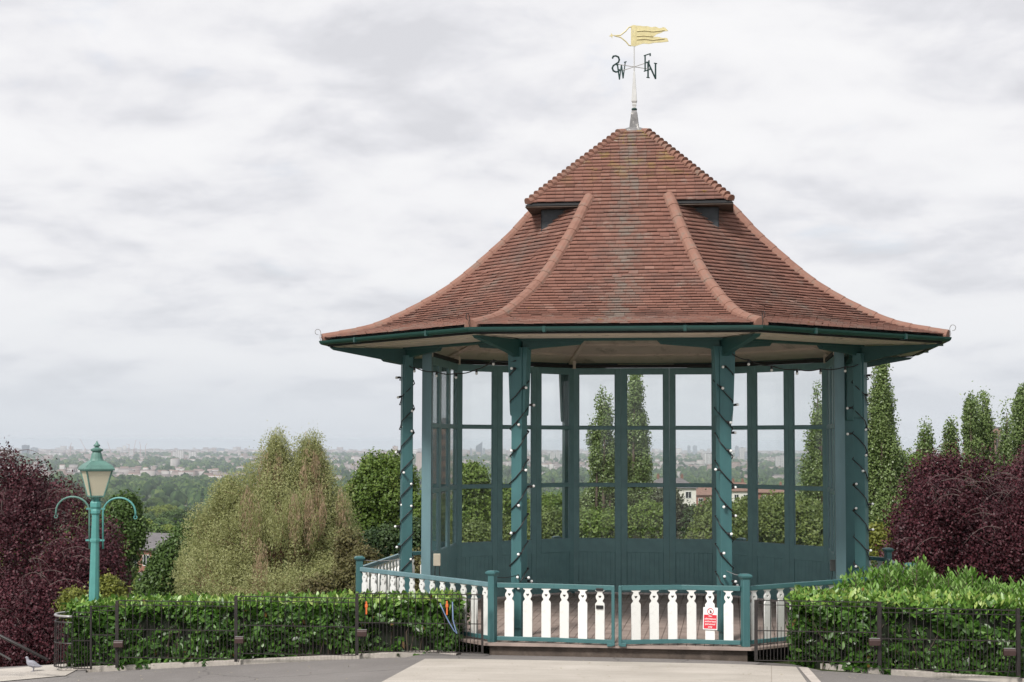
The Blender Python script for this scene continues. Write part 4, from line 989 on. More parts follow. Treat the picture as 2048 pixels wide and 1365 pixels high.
def arching_twigs(root_, blobs, n, m, length=.9):
    """pale bare twigs that arch out of the crown and droop"""
    mb = MB(); b0 = root_.location
    for _ in range(n):
        b = random.choice(blobs[:6]); a = random.uniform(-2.2, -.9) if random.random() < .75 else random.uniform(0, 6.28); el = random.uniform(-.1, 1.2)
        d = Vector((math.cos(a) * math.cos(el), math.sin(a) * math.cos(el), math.sin(el))); c = Vector(b[:3]) + Vector((d.x * b[3], d.y * b[4], d.z * b[5])) * random.uniform(.85, 1.04)
        t = Vector((random.uniform(-1, 1), random.uniform(-.4, .2), .15)).normalized(); L = length * random.uniform(.5, 1.4); pts = []
        for i in range(6): u = i / 5; pts.append(c + t * (L * u) + Vector((0, 0, .25 * L * u - .75 * L * u * u)) - b0)
        mb.tube(pts, [.011 * (1 - .8 * i / 5) for i in range(6)], 4, cap=False)
        for _k in range(2): i = random.randint(1, 4); q = pts[i]; mb.tube([q, q + Vector((random.uniform(-.25, .25), -.05, -.12)), q + Vector((random.uniform(-.4, .4), -.08, -.38))], [.006, .004, .002], 3, cap=False)
    tk = [c for c in root_.children if c.name.startswith('trunk')][0]; om = tk.data; k = MB(); k.v = [tuple(v.co) for v in om.vertices]; k.f = [tuple(p.vertices) for p in om.polygons]
    n0 = len(k.f); k.add(mb.v, mb.f); me = bpy.data.meshes.new('trunk'); me.from_pydata(k.v, [], k.f); me.materials.append(om.materials[0]); tk.data = me
def blobs_px(d, lst):
    """crown lobes given where they stand in the view: (x, y, half width, half height, depth offset)"""
    o = []
    for x, y, rx, ry, dd in lst:
        p = P(x, y, d + dd); k = (d + dd) / F_PX; o.append((p.x, p.y, p.z, rx * k, rx * k * .95, ry * k))
    return o
def base_at(x, d): p = P(x, 1000, d); return (p.x, d, gz(p.x, d) - .1)
M['beech'] = leafmat('copper_beech_leaves', [(.022, .008, .011), (.055, .016, .022), (.105, .028, .038), (.17, .055, .068)], .5, .22, .3)
M['willow'] = leafmat('willow_leaves', [(.20, .22, .085), (.31, .33, .135), (.40, .41, .19), (.46, .46, .25)], .5, .4)
M['willowb'] = leafmat('willow_catkin_sprays', [(.30, .21, .14), (.40, .29, .19), (.38, .34, .19)], .6, .3)
M['poplar'] = leafmat('poplar_leaves', [(.07, .12, .035), (.135, .20, .06), (.20, .27, .09), (.30, .37, .16)], .4, .3, .5)
M['green'] = leafmat('bright_green_leaves', [(.05, .09, .016), (.10, .165, .03), (.155, .225, .045), (.22, .28, .08)], .5, .3)
M['midgreen'] = leafmat('mid_green_leaves', [(.03, .06, .015), (.06, .11, .025), (.10, .165, .04), (.15, .215, .06)], .5, .25)
M['olive'] = leafmat('olive_green_leaves', [(.055, .085, .02), (.11, .155, .04), (.17, .22, .06), (.24, .28, .09)], .5, .3)
M['twig'] = mat('dull_twigs', (.12, .085, .08), .9, .3, 5)
M['dark'] = leafmat('dark_green_leaves', [(.018, .038, .013), (.035, .07, .022), (.06, .10, .03), (.09, .14, .045)], .5, .2)
M['yellow'] = leafmat('yellow_green_leaves', [(.10, .12, .02), (.19, .21, .035), (.27, .28, .06)], .5, .3)
M['grey'] = leafmat('grey_green_leaves', [(.05, .065, .035), (.09, .105, .06), (.13, .14, .085)], .6, .2)
M['brown'] = leafmat('dry_brown_green_leaves', [(.10, .07, .035), (.14, .13, .05), (.19, .19, .07)], .6, .3)
M['laurel'] = leafmat('laurel_leaves', [(.15, .085, .02), (.020, .055, .009), (.045, .115, .015), (.085, .19, .026), (.17, .31, .05), (.33, .42, .11)], .36, .2, .5)
M['laurelbig'] = leafmat('tall_laurel_leaves', [(.05, .12, .02), (.10, .22, .03), (.17, .32, .06), (.28, .42, .14)], .42, .3, .35)
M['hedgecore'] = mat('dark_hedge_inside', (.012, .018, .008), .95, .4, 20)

# copper beeches
tA = tree('copper_beech', 'wide purple-leaved beech behind the turquoise lamp post', 'tree', base_at(40, 44), blobs_px(44, [(20, 1130, 185, 150, 0), (60, 1010, 90, 90, 1), (-120, 1040, 150, 140, 1), (10, 935, 42, 40, 1), (165, 1140, 85, 90, -1.5), (110, 1240, 130, 110, -2), (195, 1090, 62, 55, 0), (140, 1010, 48, 40, 0), (215, 1160, 42, 40, -1), (20, 1240, 160, 110, -2), (-20, 1300, 160, 70, -3), (90, 1290, 80, 70, -3), (20, 1370, 180, 60, -2)]),
     M['beech'], M['twig'], 3400, 36, .17, .085, .055, r0=.22, ntwig=260, twr=.013, droop=.5, sq=(1, 1, 1.25), outl=.42, per=110)
tB = tree('copper_beech', 'dark purple-leaved beech behind the tall laurel at the right', 'tree', base_at(1960, 43), blobs_px(43, [(1950, 1105, 150, 120, 0), (1880, 1020, 66, 70, -1), (1845, 1100, 58, 80, -1), (1985, 1030, 80, 60, 1), (2120, 1070, 150, 140, 0), (1925, 985, 46, 30, 0), (1860, 955, 34, 22, 0), (1835, 985, 20, 30, 0), (1900, 942, 26, 16, 0), (1812, 1050, 22, 34, 0), (1800, 1120, 24, 30, 0), (1965, 950, 24, 22, 0)]),
     M['beech'], M['twig'], 3100, 36, .17, .085, .055, r0=.22, ntwig=220, twr=.013, droop=.5, sq=(1, 1, 1.25), outl=.30)
tree('copper_beech', 'farther purple-leaved beech rising at the right picture edge', 'tree', base_at(2070, 52), blobs_px(52, [(2075, 960, 85, 75, 0), (2020, 990, 40, 50, 0), (2140, 1000, 110, 110, 0)]),
     M['beech'], M['twig'], 1400, 30, .17, .095, .06, r0=.2, ntwig=300, twr=.013, droop=.5, outl=.2)
arching_twigs(tA, blobs_px(44, [(20, 1130, 185, 150, 0), (60, 1010, 90, 90, 1), (165, 1140, 85, 90, -1.5), (110, 1240, 130, 110, -2), (140, 1010, 48, 40, 0), (10, 935, 42, 40, 1)]), 42, M['twig'])
arching_twigs(tB, blobs_px(43, [(1950, 1090, 150, 140, 0), (1880, 1010, 70, 70, -1), (1845, 1100, 58, 80, -1), (1990, 1010, 95, 70, 1), (1930, 975, 60, 35, 0), (1860, 955, 34, 22, 0)]), 34, M['twig'])
# willow: many upright feathery sprays of fine leaves
wb = [(560, 1100, 175, 115, 0), (450, 1100, 95, 130, 0), (640, 1080, 80, 120, 0), (420, 1160, 90, 80, -2), (550, 1000, 110, 90, 0), (470, 1010, 50, 70, 0), (640, 1000, 65, 80, 0), (558, 930, 27, 62, 0), (532, 945, 24, 60, 0), (622, 925, 28, 55, 0), (548, 905, 20, 42, 0), (565, 902, 16, 30, 0), (612, 904, 19, 34, 0), (630, 902, 16, 26, 0), (590, 985, 90, 70, 0), (555, 930, 22, 50, 0), (620, 930, 26, 50, 0), (600, 950, 40, 50, 0), (500, 960, 22, 50, 1), (645, 945, 20, 40, 0), (438, 1000, 22, 40, 0), (690, 1060, 30, 60, 1), (550, 1180, 170, 60, -3), (660, 1170, 60, 60, -2)]
wB = blobs_px(56, wb)
willow = tree('willow_tree', 'broad feathery olive-green willow with pinkish twigs left of the bandstand', 'tree', base_at(560, 56), wB, M['willow'], M['barkpink'], 4400, 38, .155, .085, .030, r0=.25, ntwig=700, twr=.014, vert=.25, sq=(.95, .95, 1.35), fill=.25, outl=.3, rise=.4)
# pinkish sprays in the same willow
cc, bi, Lp, out, tint = foliage_pts(blobs_px(55.3, [(560, 960, 34, 60, 0), (625, 960, 30, 70, 0), (595, 1040, 75, 60, -1), (520, 960, 24, 46, 0), (500, 1040, 30, 60, -1.3), (650, 1020, 40, 60, 0), (530, 1150, 30, 60, -3.2), (690, 1080, 26, 70, 0)]), 170, 34, .085, (.8, .8, 3.4), .1, .2)
V, Q = rhomb(Lp, rv(len(Lp)) * .35 + [0, 0, 1], rv(len(Lp)), .17, .018); b_ = np.array(willow.location)
link_mesh('catkin_sprays', np_mesh('catkin_sprays', V - b_, Q, tint), M['willowb'], willow, loc=(0, 0, 0))
cc, bi, Lp, out, tint = foliage_pts(blobs_px(56, [(558, 925, 26, 62, 0), (545, 950, 26, 60, 0), (622, 925, 28, 62, 0), (640, 955, 22, 55, 0), (500, 975, 30, 55, 0), (450, 1010, 30, 55, 0), (415, 1080, 30, 60, 0), (690, 1040, 26, 60, 0), (560, 1040, 120, 70, -1), (370, 1150, 30, 50, -1)]), 900, 34, .075, (.9, .9, 3.6), .1, .2)
V, Q = rhomb(Lp, rv(len(Lp)) * .55 + [0, 0, 1], rv(len(Lp)), .10, .022)
link_mesh('upright_sprays', np_mesh('upright_sprays', V - b_, Q, tint), M['willow'], willow, loc=(0, 0, 0))
# poplars
def poplar(x, ytop, d, w_, ybot, label, nc, spires=7, group='tall poplars'):
    lst = []; H = ybot - ytop
    for i in range(spires * 3):
        u = random.random() ** .8; y = ytop + H * (u * .92 + .05); ww = w_ * 1.55 * min(1, .10 + u * 1.45) * random.uniform(.7, 1)
        lst.append((x + random.uniform(-1, 1) * ww * .62, y, ww * .42, H * random.uniform(.08, .14), random.uniform(-.6, .6)))
    lst.append((x, ytop + H * .10, w_ * .12, H * .11, 0)); lst.append((x, ytop + H * .35, w_ * .62, H * .25, 0)); lst.append((x, ytop + H * .7, w_ * .85, H * .33, 0))
    return tree('poplar_tree', label, 'tree', base_at(x, d), blobs_px(d, lst), M['poplar'], M['bark'], int(nc * 1.7), 32, .0017 * d, .0016 * d, .0011 * d, r0=.003 * d, ntwig=220, twr=.0003 * d, vert=.5, sq=(.9, .9, 1.7), fill=.3, outl=.5, group=group, rise=.05, per=80)
poplar(1762, 690, 62, 58, 1130, 'tallest poplar standing right beside the right end of the bandstand', 1500, 11)
poplar(1798, 960, 70, 26, 1130, 'short poplar clump at the foot of the tallest poplar', 300, 5)
poplar(1850, 838, 88, 24, 1080, 'narrow poplar, first to the right of the tallest one', 360)
poplar(1903, 822, 88, 26, 1080, 'poplar with a bushy base, second right of the tallest one', 400)
poplar(1942, 786, 86, 19, 1080, 'slim left poplar of the close pair above the copper beech', 380)
poplar(1971, 776, 87, 27, 1080, 'wider right poplar of the close pair above the copper beech', 480)
poplar(2014, 808, 90, 18, 1060, 'slim poplar beside the brick tower block', 300)
poplar(2046, 770, 86, 34, 1060, 'poplar cut by the right edge of the picture', 480)
poplar(1203, 775, 64, 44, 1120, 'poplar seen through the middle left screen windows', 850, 8)
poplar(1272, 738, 65, 42, 1120, 'taller poplar seen through the centre screen windows', 950, 9)
poplar(1636, 762, 66, 32, 1120, 'poplar seen through the far right screen window', 700, 8)
def bush(name, label, d, lst, m, nc, bm='bark', nl=30, cat='tree', group=None, scale=1., **kw):
    x = lst[0][0]; return tree(name, label, cat, base_at(x, d), blobs_px(d, lst), M[m], M[bm], nc, nl, .0028 * d * scale, .0021 * d * scale, .0014 * d * scale, r0=.003 * d, ntwig=160, twr=.00025 * d, group=group, **kw)
bush('broadleaf_tree', 'dark green tree just right of the street lamp', 64, [(245, 1075, 48, 85, 0), (252, 1020, 28, 32, 0), (215, 1130, 46, 60, 0), (270, 1060, 22, 40, 0)], 'midgreen', 900)
bush('broadleaf_tree', 'green tree between the slate roof and the willow', 60, [(332, 1150, 38, 62, 0), (350, 1105, 24, 36, 0), (305, 1185, 34, 44, 0), (372, 1090, 16, 50, 1)], 'midgreen', 800)
bush('broadleaf_tree', 'bright green tree between the willow and the bandstand', 66, [(765, 1000, 62, 72, 0), (745, 960, 40, 36, 0), (790, 960, 48, 36, 0), (820, 1050, 60, 70, 0), (735, 1060, 40, 50, 0), (748, 934, 20, 20, 0), (790, 930, 16, 16, 0), (716, 985, 20, 28, 0), (704, 1040, 20, 34, 0), (768, 940, 16, 22, 1)], 'green', 1500)
bush('broadleaf_tree', 'darker tree below the bright green tree left of the bandstand', 60, [(775, 1100, 60, 55, 0), (730, 1120, 40, 40, 0), (830, 1090, 50, 50, 0)], 'dark', 700)
bush('broadleaf_tree', 'green tree seen through the leftmost screen windows', 72, [(945, 985, 38, 62, 0), (940, 1060, 60, 60, 0), (1010, 1020, 50, 50, 0)], 'green', 900)
bush('shrub', 'dull green shrubs seen low through the left screen windows', 58, [(1010, 1090, 60, 55, 0), (950, 1090, 60, 50, 0), (1100, 1070, 60, 50, 0)], 'olive', 900, cat='shrub')
bush('shrub', 'green trees low behind the window left of the centre', 60, [(1110, 1030, 42, 45, 0), (1090, 1080, 60, 60, 0)], 'green', 600, cat='shrub')
bush('shrub', 'bright bushy shrub at the foot of the poplar seen through glass', 56, [(1190, 1060, 50, 45, 0), (1250, 1060, 50, 45, 0), (1300, 1050, 40, 45, 0)], 'green', 900, cat='shrub')
bush('broadleaf_tree', 'dark grey-green tree in front of the white house', 60, [(1330, 1050, 28, 60, 0), (1335, 1010, 20, 32, 0)], 'grey', 500)
bush('broadleaf_tree', 'small dark tree right of the white house', 60, [(1375, 1050, 20, 50, 0), (1370, 1085, 30, 40, 0)], 'dark', 380)
bush('shrub', 'yellow-green shrubs low through the right screen windows', 58, [(1440, 1065, 60, 50, 0), (1400, 1085, 40, 40, 0), (1500, 1050, 55, 50, 0), (1560, 1050, 60, 62, 0), (1620, 1070, 60, 60, 0), (1430, 1030, 40, 32, 1), (1490, 1028, 40, 34, 1), (1550, 1022, 40, 34, 1), (1610, 1035, 40, 40, 1)], 'olive', 1700, cat='shrub')
bush('shrub', 'yellow-leaved bush below the tallest poplar', 50, [(1752, 1085, 34, 34, 0), (1740, 1120, 40, 30, 0)], 'yellow', 420, cat='shrub')
bush('broadleaf_tree', 'green tree filling the gap behind the tallest poplar', 80, [(1820, 960, 40, 60, 0), (1830, 1040, 60, 70, 0), (1780, 1050, 50, 60, 0), (1900, 1000, 80, 50, 0), (1990, 990, 80, 50, 0)], 'green', 1100)
bush('shrub', 'pale green shrub behind the foot of the lamp post', 38, [(215, 1190, 34, 34, 0), (150, 1210, 40, 30, 0)], 'yellow', 300, cat='shrub')
bush('shrub', 'brown-green undergrowth between willow and balustrade', 48, [(690, 1170, 50, 45, 0), (640, 1190, 50, 40, 0), (730, 1150, 34, 60, 0), (700, 1100, 24, 50, 2), (820, 1150, 50, 50, 0)], 'brown', 800, cat='shrub')
bush('shrub', 'dark undergrowth low behind the left hedge', 46, [(300, 1225, 60, 30, 0), (400, 1230, 70, 26, 0), (500, 1235, 70, 24, 0), (610, 1230, 70, 26, 0)], 'dark', 700, cat='shrub')
bush('shrub', 'dark undergrowth at the foot of the right beech', 45, [(1830, 1200, 60, 50, 0), (1950, 1210, 90, 50, 0), (2060, 1210, 90, 50, 0), (1760, 1160, 50, 40, 2)], 'dark', 700, cat='shrub')

# ------------------------------------------------------------------ hedges
def hedge(name, label, A, B, depth, z0f, z1f, n, m, L=.135, W=.052, shell=.14, up=.0, seed=0):
    """box hedge from A to B (front face line), growing back by depth"""
    A, B = np.array(A, float), np.array(B, float); d = B - A; Ln = np.linalg.norm(d[:2]); t = d / Ln; t[2] = 0; nrm = np.array([t[1], -t[0], 0.])   # faces the camera
    if nrm[1] > 0: nrm = -nrm
    H = float(np.mean([z1f(0.) - z0f(0.), z1f(1.) - z0f(1.)]))
    ar = np.array([Ln * H, Ln * depth * .9, depth * H * .8, depth * H * .8]); ar /= ar.sum(); side = rng.choice(4, n, p=ar)
    u = rng.random(n); v = rng.random(n); w_ = rng.random(n)
    ins = np.abs(rng.normal(0, shell, n))
    puff = .05 * np.sin(u * Ln * 7 + np.sin(v * 9) * 2) + .05 * np.sin(v * 11 + u * Ln * 4) + .04 * np.sin(u * Ln * 17 + v * 6)
    hx = u.copy(); back = w_ * depth; hv = v.copy(); Nn = np.tile(nrm, (n, 1))
    f = side == 0; back[f] = ins[f] + puff[f]
    tp = side == 1; hv[tp] = 1 - ins[tp] / H + puff[tp] / H * .6; Nn[tp] = [0, 0, 1]
    l_ = side == 2; hx[l_] = (ins[l_]) / Ln + puff[l_] / Ln; Nn[l_] = -t
    r_ = side == 3; hx[r_] = 1 - (ins[r_]) / Ln + puff[r_] / Ln; Nn[r_] = t
    # rounded shoulder
    z0 = np.array([z0f(q) for q in hx]); z1 = np.array([z1f(q) for q in hx])
    C = A[None] + t * (hx * Ln)[:, None] - nrm * back[:, None]; C[:, 2] = z0 + (z1 - z0) * hv
    top = smooth(hv, .84, 1.0)
    low = np.where((f) & (rng.random(n) < .35 * (1 - hv) ** 2), True, False); C[low] -= nrm * .25
    D = rv(n) * .75 + Nn * .35 + np.array([0, 0, 1]) * (np.where(tp, .5, -.15) + top * .5)[:, None]
    NN = rv(n) * .5 + Nn * .8 + np.array([0, 0, .5])
    tint = np.clip(rng.normal(.43, .12, n) + .48 * top * rng.random(n) + .10 * smooth(hv, .5, 1.), .2, 1); tint[rng.random(n) < .006] = 0.; hole = (np.sin(u * Ln * 2.3 + 1) * np.sin(v * 5 + u * Ln * 1.1) > .35) & f; ins2 = np.where(hole, .17, 0); C = C - nrm * ins2[:, None]  # tops tinted paler: young growth, with sky light put into the colour too
    V, Q = folded(C, D, NN, L * rng.uniform(.45, 1.2, n), W * rng.uniform(.75, 1.2, n))
    p0 = Vector(((A + B) / 2)); r0 = root(name, p0, label, 'hedge')
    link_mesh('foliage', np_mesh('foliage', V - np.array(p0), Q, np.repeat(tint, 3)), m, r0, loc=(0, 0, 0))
    mb = MB(); tt = Vector(t); nn = Vector(nrm); q = []
    a_ = Vector(A) + tt * .14 - nn * .20; b_ = Vector(B) - tt * .14 - nn * .20
    for p, zf, uu_ in ((a_, 0, 0.), (b_, 0, 1.)): pass
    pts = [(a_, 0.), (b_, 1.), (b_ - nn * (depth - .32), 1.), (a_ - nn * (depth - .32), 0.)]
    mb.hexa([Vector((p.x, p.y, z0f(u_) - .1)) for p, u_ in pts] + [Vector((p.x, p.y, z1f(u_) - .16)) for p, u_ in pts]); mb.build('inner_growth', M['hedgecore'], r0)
    mb = MB()
    for i in range(int(Ln * 5)):
        u_ = random.random(); p = Vector(A) + tt * (u_ * Ln) - nn * random.uniform(.12, .2); z0_ = z0f(u_)
        mb.tube([Vector((p.x, p.y, z0_ - .05)), Vector((p.x + random.uniform(-.1, .1), p.y, z0_ + .35)), Vector((p.x + random.uniform(-.2, .2), p.y - .05, z0_ + .7))], [.012, .009, .005], 4)
    mb.build('stems', M['bark'], r0); return r0
off = Vector((.0, .25, 0))
hA, hB = fpt(122, 1335) + off, fpt(905, 1303) + off
zt = lambda y0, y1, x0, x1: (lambda u: fpt(x0 + (x1 - x0) * u, y0 + (y1 - y0) * u).z)
hedge('laurel_hedge', 'clipped glossy laurel hedge behind the left railing', hA, hB, .95, lambda u: float(plateau(hA.x + (hB.x - hA.x) * u)) - .03, zt(1210, 1199, 122, 905), 20000, M['laurel'])
hA2, hB2 = fpt(1592, 1325) + off, fpt(2330, 1370) + off
hedge('laurel_hedge', 'clipped laurel hedge with yellowing top behind the right railing', hA2, hB2, 1.0, lambda u: float(plateau(hA2.x + (hB2.x - hA2.x) * u)) - .03, zt(1194, 1216, 1588, 2330), 20000, M['laurel'])
# taller laurel behind the right hedge: upright shoots with rosettes of leaves
def laurel_shoots(name, label, spots, m):
    Cs, Ds, Ns, Ls, Ts = [], [], [], [], []; mb = MB(); b0 = spots[0][0]
    for p, h in spots:
        lean = Vector((random.gauss(0, .12), random.gauss(0, .12), 1)).normalized(); s0 = p - lean * h
        mb.tube([s0, p], [.012, .005], 4); nl = int(h / .028); ph = random.random() * 6; tc_ = random.gauss(.5, .18)
        for i in range(nl):
            u = i / nl; a = ph + i * 2.4; q = s0 + lean * (h * (.15 + .85 * u)); out = Vector((math.cos(a), math.sin(a), 0))
            d = (out * (1.0 - .55 * u) + lean * (.35 + .9 * u)).normalized(); l_ = random.uniform(.14, .19) * (1 - .3 * u)
            Cs.append(q + d * l_ * .5); Ds.append(d); Ns.append((Z * 1.0 - out * .2 + Vector(rng.normal(0, .2, 3)))); Ls.append(l_); Ts.append(min(1, max(0, tc_ + random.gauss(0, .12) + .18 * u)))
    V, Q = folded(np.array(Cs), np.array(Ds), np.array(Ns), np.array(Ls), np.array(Ls) * .34)
    r0 = root(name, b0, label, 'shrub'); link_mesh('foliage', np_mesh('foliage', V - np.array(b0), Q, np.repeat(Ts, 3)), m, r0, loc=(0, 0, 0)); mb.build('stems', M['bark'], r0)
spots = []
outl_ = [(1675, 1165), (1695, 1150), (1730, 1150), (1760, 1145), (1790, 1125), (1815, 1140), (1845, 1128), (1880, 1155), (1915, 1145), (1945, 1150), (1975, 1165), (2010, 1172), (2035, 1170), (2070, 1165), (2150, 1170)]
ox, oy = zip(*outl_)
for i in range(480):
    x = random.uniform(1668, 2150); d = random.uniform(26.6, 28.4); yy = np.interp(x, ox, oy) + abs(random.gauss(0, 20)) + random.choice((-14, 0, 0, 0)) + 2
    spots.append((P(x, float(yy), d - .2 * 0), random.uniform(.3, .6)))
for i in range(260):
    x = random.uniform(1650, 2150); d = random.uniform(25.9, 26.9); spots.append((P(x, random.uniform(1172, 1205) + (8 if x < 1700 else 0), d), random.uniform(.25, .4)))
laurel_shoots('laurel_bush', 'taller unclipped light green laurel rising behind the right hedge', spots, M['laurelbig'])

# ------------------------------------------------------------------ pigeon
pp = px_ground(66, 1345); pz = pp.z + .012
pg = root('pigeon', Vector((pp.x, pp.y, pz)), 'grey pigeon standing on the path at the lower left', 'pigeon')
M['pigeon'] = mat('grey_pigeon_feathers', (.27, .27, .31), .6, .15, 20, dirt=(.20, .22, .26), dscale=14)
mb = MB()
spine = [(.155, .085, .004), (.12, .088, .018), (.08, .095, .030), (.04, .108, .048), (0, .122, .060), (-.04, .135, .060), (-.07, .152, .048), (-.088, .178, .032), (-.095, .20, .024), (-.100, .218, .024), (-.108, .232, .023), (-.118, .236, .018), (-.128, .232, .008), (-.142, .226, .003)]
vs = []; ns = 12
for i, (x, z, r_) in enumerate(spine):
    a0 = spine[max(i - 1, 0)]; a1 = spine[min(i + 1, len(spine) - 1)]; d = Vector((a1[0] - a0[0], 0, a1[1] - a0[1])).normalized(); up_ = Vector((-d.z, 0, d.x))
    for k in range(ns):
        a = 2 * math.pi * k / ns; wv = r_ * (1.0 if 2 < i < 12 else 1.6)
        vs.append(Vector((pp.x + x, pp.y, pz + z)) + up_ * (math.cos(a) * r_) + Vector((0, 1, 0)) * (math.sin(a) * wv * .95))
mb.add(vs, [(i * ns + k, i * ns + (k + 1) % ns, (i + 1) * ns + (k + 1) % ns, (i + 1) * ns + k) for i in range(len(spine) - 1) for k in range(ns)] + [tuple(range(ns)), tuple((len(spine) - 1) * ns + k for k in range(ns))])
for sy in (-.02, .02):
    mb.tube([(pp.x + .0, pp.y + sy, pz + .08), (pp.x + .012, pp.y + sy, pz + .04), (pp.x, pp.y + sy, pz + .006)], [.012, .006, .004], 6)
    for tx in (-.035, .02): mb.tube([(pp.x, pp.y + sy, pz + .005), (pp.x + tx, pp.y + sy * 1.4, pz + .004)], .003, 5)
mb.build('body', M['pigeon'], pg, smooth=True)
for sy in (-1, 1):
    mb = MB(); o1 = [(-.055, .165), (-.02, .162), (.05, .135), (.115, .10), (.135, .088), (.07, .088), (0, .10), (-.05, .125)]
    mb.prism([(pp.x + x, pp.y + sy * (.050 - .25 * abs(x) * (x > .03)), pz + z) for x, z in o1], (0, sy * .010, 0)); mb.build('wing', M['pigeon'], pg, bevel=.004)
mb = MB(); mb.lathe((pp.x - .108, pp.y, pz), [(.001, .226)] * 2, 4) if False else mb.box((pp.x - .112, pp.y - .023, pz + .236), (.006, .004, .006)); mb.build('eye', M['black'], pg)

# ------------------------------------------------------------------ fallen leaves on the tarmac: a few, scattered
nl_ = 260; X = rng.uniform(-7, 9, nl_); Y = np.array([fence_y(x) for x in X]) - np.abs(rng.normal(0, 1.2, nl_)) - .25
C = np.stack([X, Y, plateau(X) + .02], 1); V, Q = rhomb(C, rv(nl_) * [1, 1, .1], np.tile([0, 0, 1.], (nl_, 1)) + rng.normal(0, .15, (nl_, 3)), rng.uniform(.02, .055, nl_), rng.uniform(.012, .03, nl_))
tag(link_mesh('fallen_leaves', np_mesh('fallen_leaves', V, Q, rng.random(nl_)), leafmat('dry_leaf_litter', [(.30, .26, .18), (.42, .38, .28), (.2, .17, .1)], .8, .1)), 'small dry leaves scattered on the tarmac', 'leaf litter', kind='stuff')

# ------------------------------------------------------------------ houses on the slope
M['brickred'] = mat('red_brick', (.27, .13, .095), .9, .2, 3, .2); M['slate'] = mat('grey_slate_roof', (.13, .12, .125), .7, .2, 2, .2)
M['render'] = mat('white_render', (.66, .64, .58), .8, .06, 2); M['redroof'] = mat('brown_tiled_roof', (.20, .12, .095), .9, .2, 2)
M['win'] = mat('dark_window_glass', (.03, .035, .04), .15, .1); M['wframe'] = mat('white_window_frame', (.75, .75, .73), .5, .03)
def house(name, label, x, yeave, yridge, d, wpx, depth, wall, roof, hip=0., az=0., rows=((.35, 4), (.72, 4)), wallh=None, group=None, cat='house', chim=True, gable=False):
    pe = P(x, yeave, d); ze = pe.z; zr = P(x, yridge, d).z; W = wpx * d / F_PX; zb = min(gz(pe.x, d), ze - 3) - .5
    c = Vector((pe.x, d + depth / 2, 0)); ca, sa = math.cos(az), math.sin(az); ux = Vector((ca, sa, 0)); uy = Vector((-sa, ca, 0))
    r0 = root(name, Vector((pe.x, d, zb)), label, cat, group)
    h = W / 2; k = depth / 2
    if gable: pass
    q = [c - ux * h - uy * k, c + ux * h - uy * k, c + ux * h + uy * k, c - ux * h + uy * k]
    mb = MB(); mb.hexa([p + Z * zb for p in q] + [p + Z * ze for p in q]); o = mb.build('wall', M[wall], r0)
    ov = .35; rr = [c - ux * (h + ov) - uy * (k + ov), c + ux * (h + ov) - uy * (k + ov), c + ux * (h + ov) + uy * (k + ov), c - ux * (h + ov) + uy * (k + ov)]
    r1 = c - ux * (h * (1 - hip)) + Z * zr; r2 = c + ux * (h * (1 - hip)) + Z * zr
    mb = MB(); mb.add([p + Z * ze for p in rr] + [r1, r2] + [p + Z * (ze - .12) for p in rr], [(0, 1, 5, 4), (2, 3, 4, 5), (1, 2, 5), (3, 0, 4), (6, 7, 1, 0), (7, 8, 2, 1), (8, 9, 3, 2), (9, 6, 0, 3), (9, 8, 7, 6)]); ro = mb.build('roof', M[roof], r0)
    if chim:
        for s in (-.55, .5): mb = MB(); cpos = c + ux * (h * s) + Z * (zr + .2); mb.box(cpos, (.5, .4, .8)); mb.box(cpos + Z * .5, (.2, .2, .2)); mb.build('chimney', M['redroof'], ro, loc=(0, 0, 0))
    top = ze - .5; hh = 2.7
    for ri, (_, nw) in enumerate(rows):
        zc_ = ze - 1.3 - ri * hh
        for i in range(nw):
            p = c - uy * (k + .03) + ux * (-h + W * (i + .5) / nw) + Z * zc_
            mb = MB(); ww = min(1.1, W / nw * .5)
            for a_, b_ in (((-ww / 2, 0), (.08, 1.3)), ((ww / 2, 0), (.08, 1.3)), ((0, .61), (ww, .08)), ((0, -.61), (ww, .08)), ((0, 0), (.05, 1.2))): mb.box(p + ux * a_[0] + Z * a_[1], (b_[0], .08, b_[1]), (ux, uy, Z))
            wo_ = mb.build('window', M['wframe'], r0); mb = MB(); mb.box(p + uy * .01, (ww, .04, 1.2), (ux, uy, Z)); mb.build('pane', M['win'], wo_, loc=(0, 0, 0))
    return r0
house('house', 'slate-roofed brick house between the dark trees left of the willow', 300, 1098, 1070, 190, 95, 8, 'brickred', 'slate', az=-.5, rows=((0, 3),), chim=False)
house('house', 'small white house below the slate-roofed one', 268, 1160, 1150, 150, 60, 6, 'render', 'slate', rows=((0, 2),), chim=False)
house('house', 'white rendered house with a grey hipped roof seen through the centre windows', 1346, 976, 957, 300, 92, 9, 'render', 'slate', hip=.55, rows=((0, 3), (0, 3)))
house('house', 'brick terrace with brown roof seen through the window right of centre', 1420, 990, 974, 330, 130, 8, 'brickred', 'redroof', rows=((0, 7), (0, 7)))
house('house', 'white gabled house right of the brick terrace behind the front right post', 1482, 982, 966, 310, 36, 8, 'render', 'redroof', hip=.2, rows=((0, 2),))
house('house', 'brown-roofed terrace seen through the right screen windows', 1545, 985, 972, 340, 90, 8, 'brickred', 'redroof', rows=((0, 5),))
house('house', 'low pale house half hidden behind the poplar in the centre', 1300, 1035, 1012, 150, 60, 7, 'render', 'redroof', rows=((0, 2),), chim=False)
house('house', 'pale flat-topped block glimpsed behind the willow top', 645, 1005, 998, 420, 46, 8, 'render', 'slate', hip=.1, rows=((0, 4),), chim=False)
house('house', 'long white-roofed block glimpsed left of the tallest bandstand post', 800, 1005, 998, 330, 100, 8, 'render', 'slate', rows=((0, 6),), chim=False)
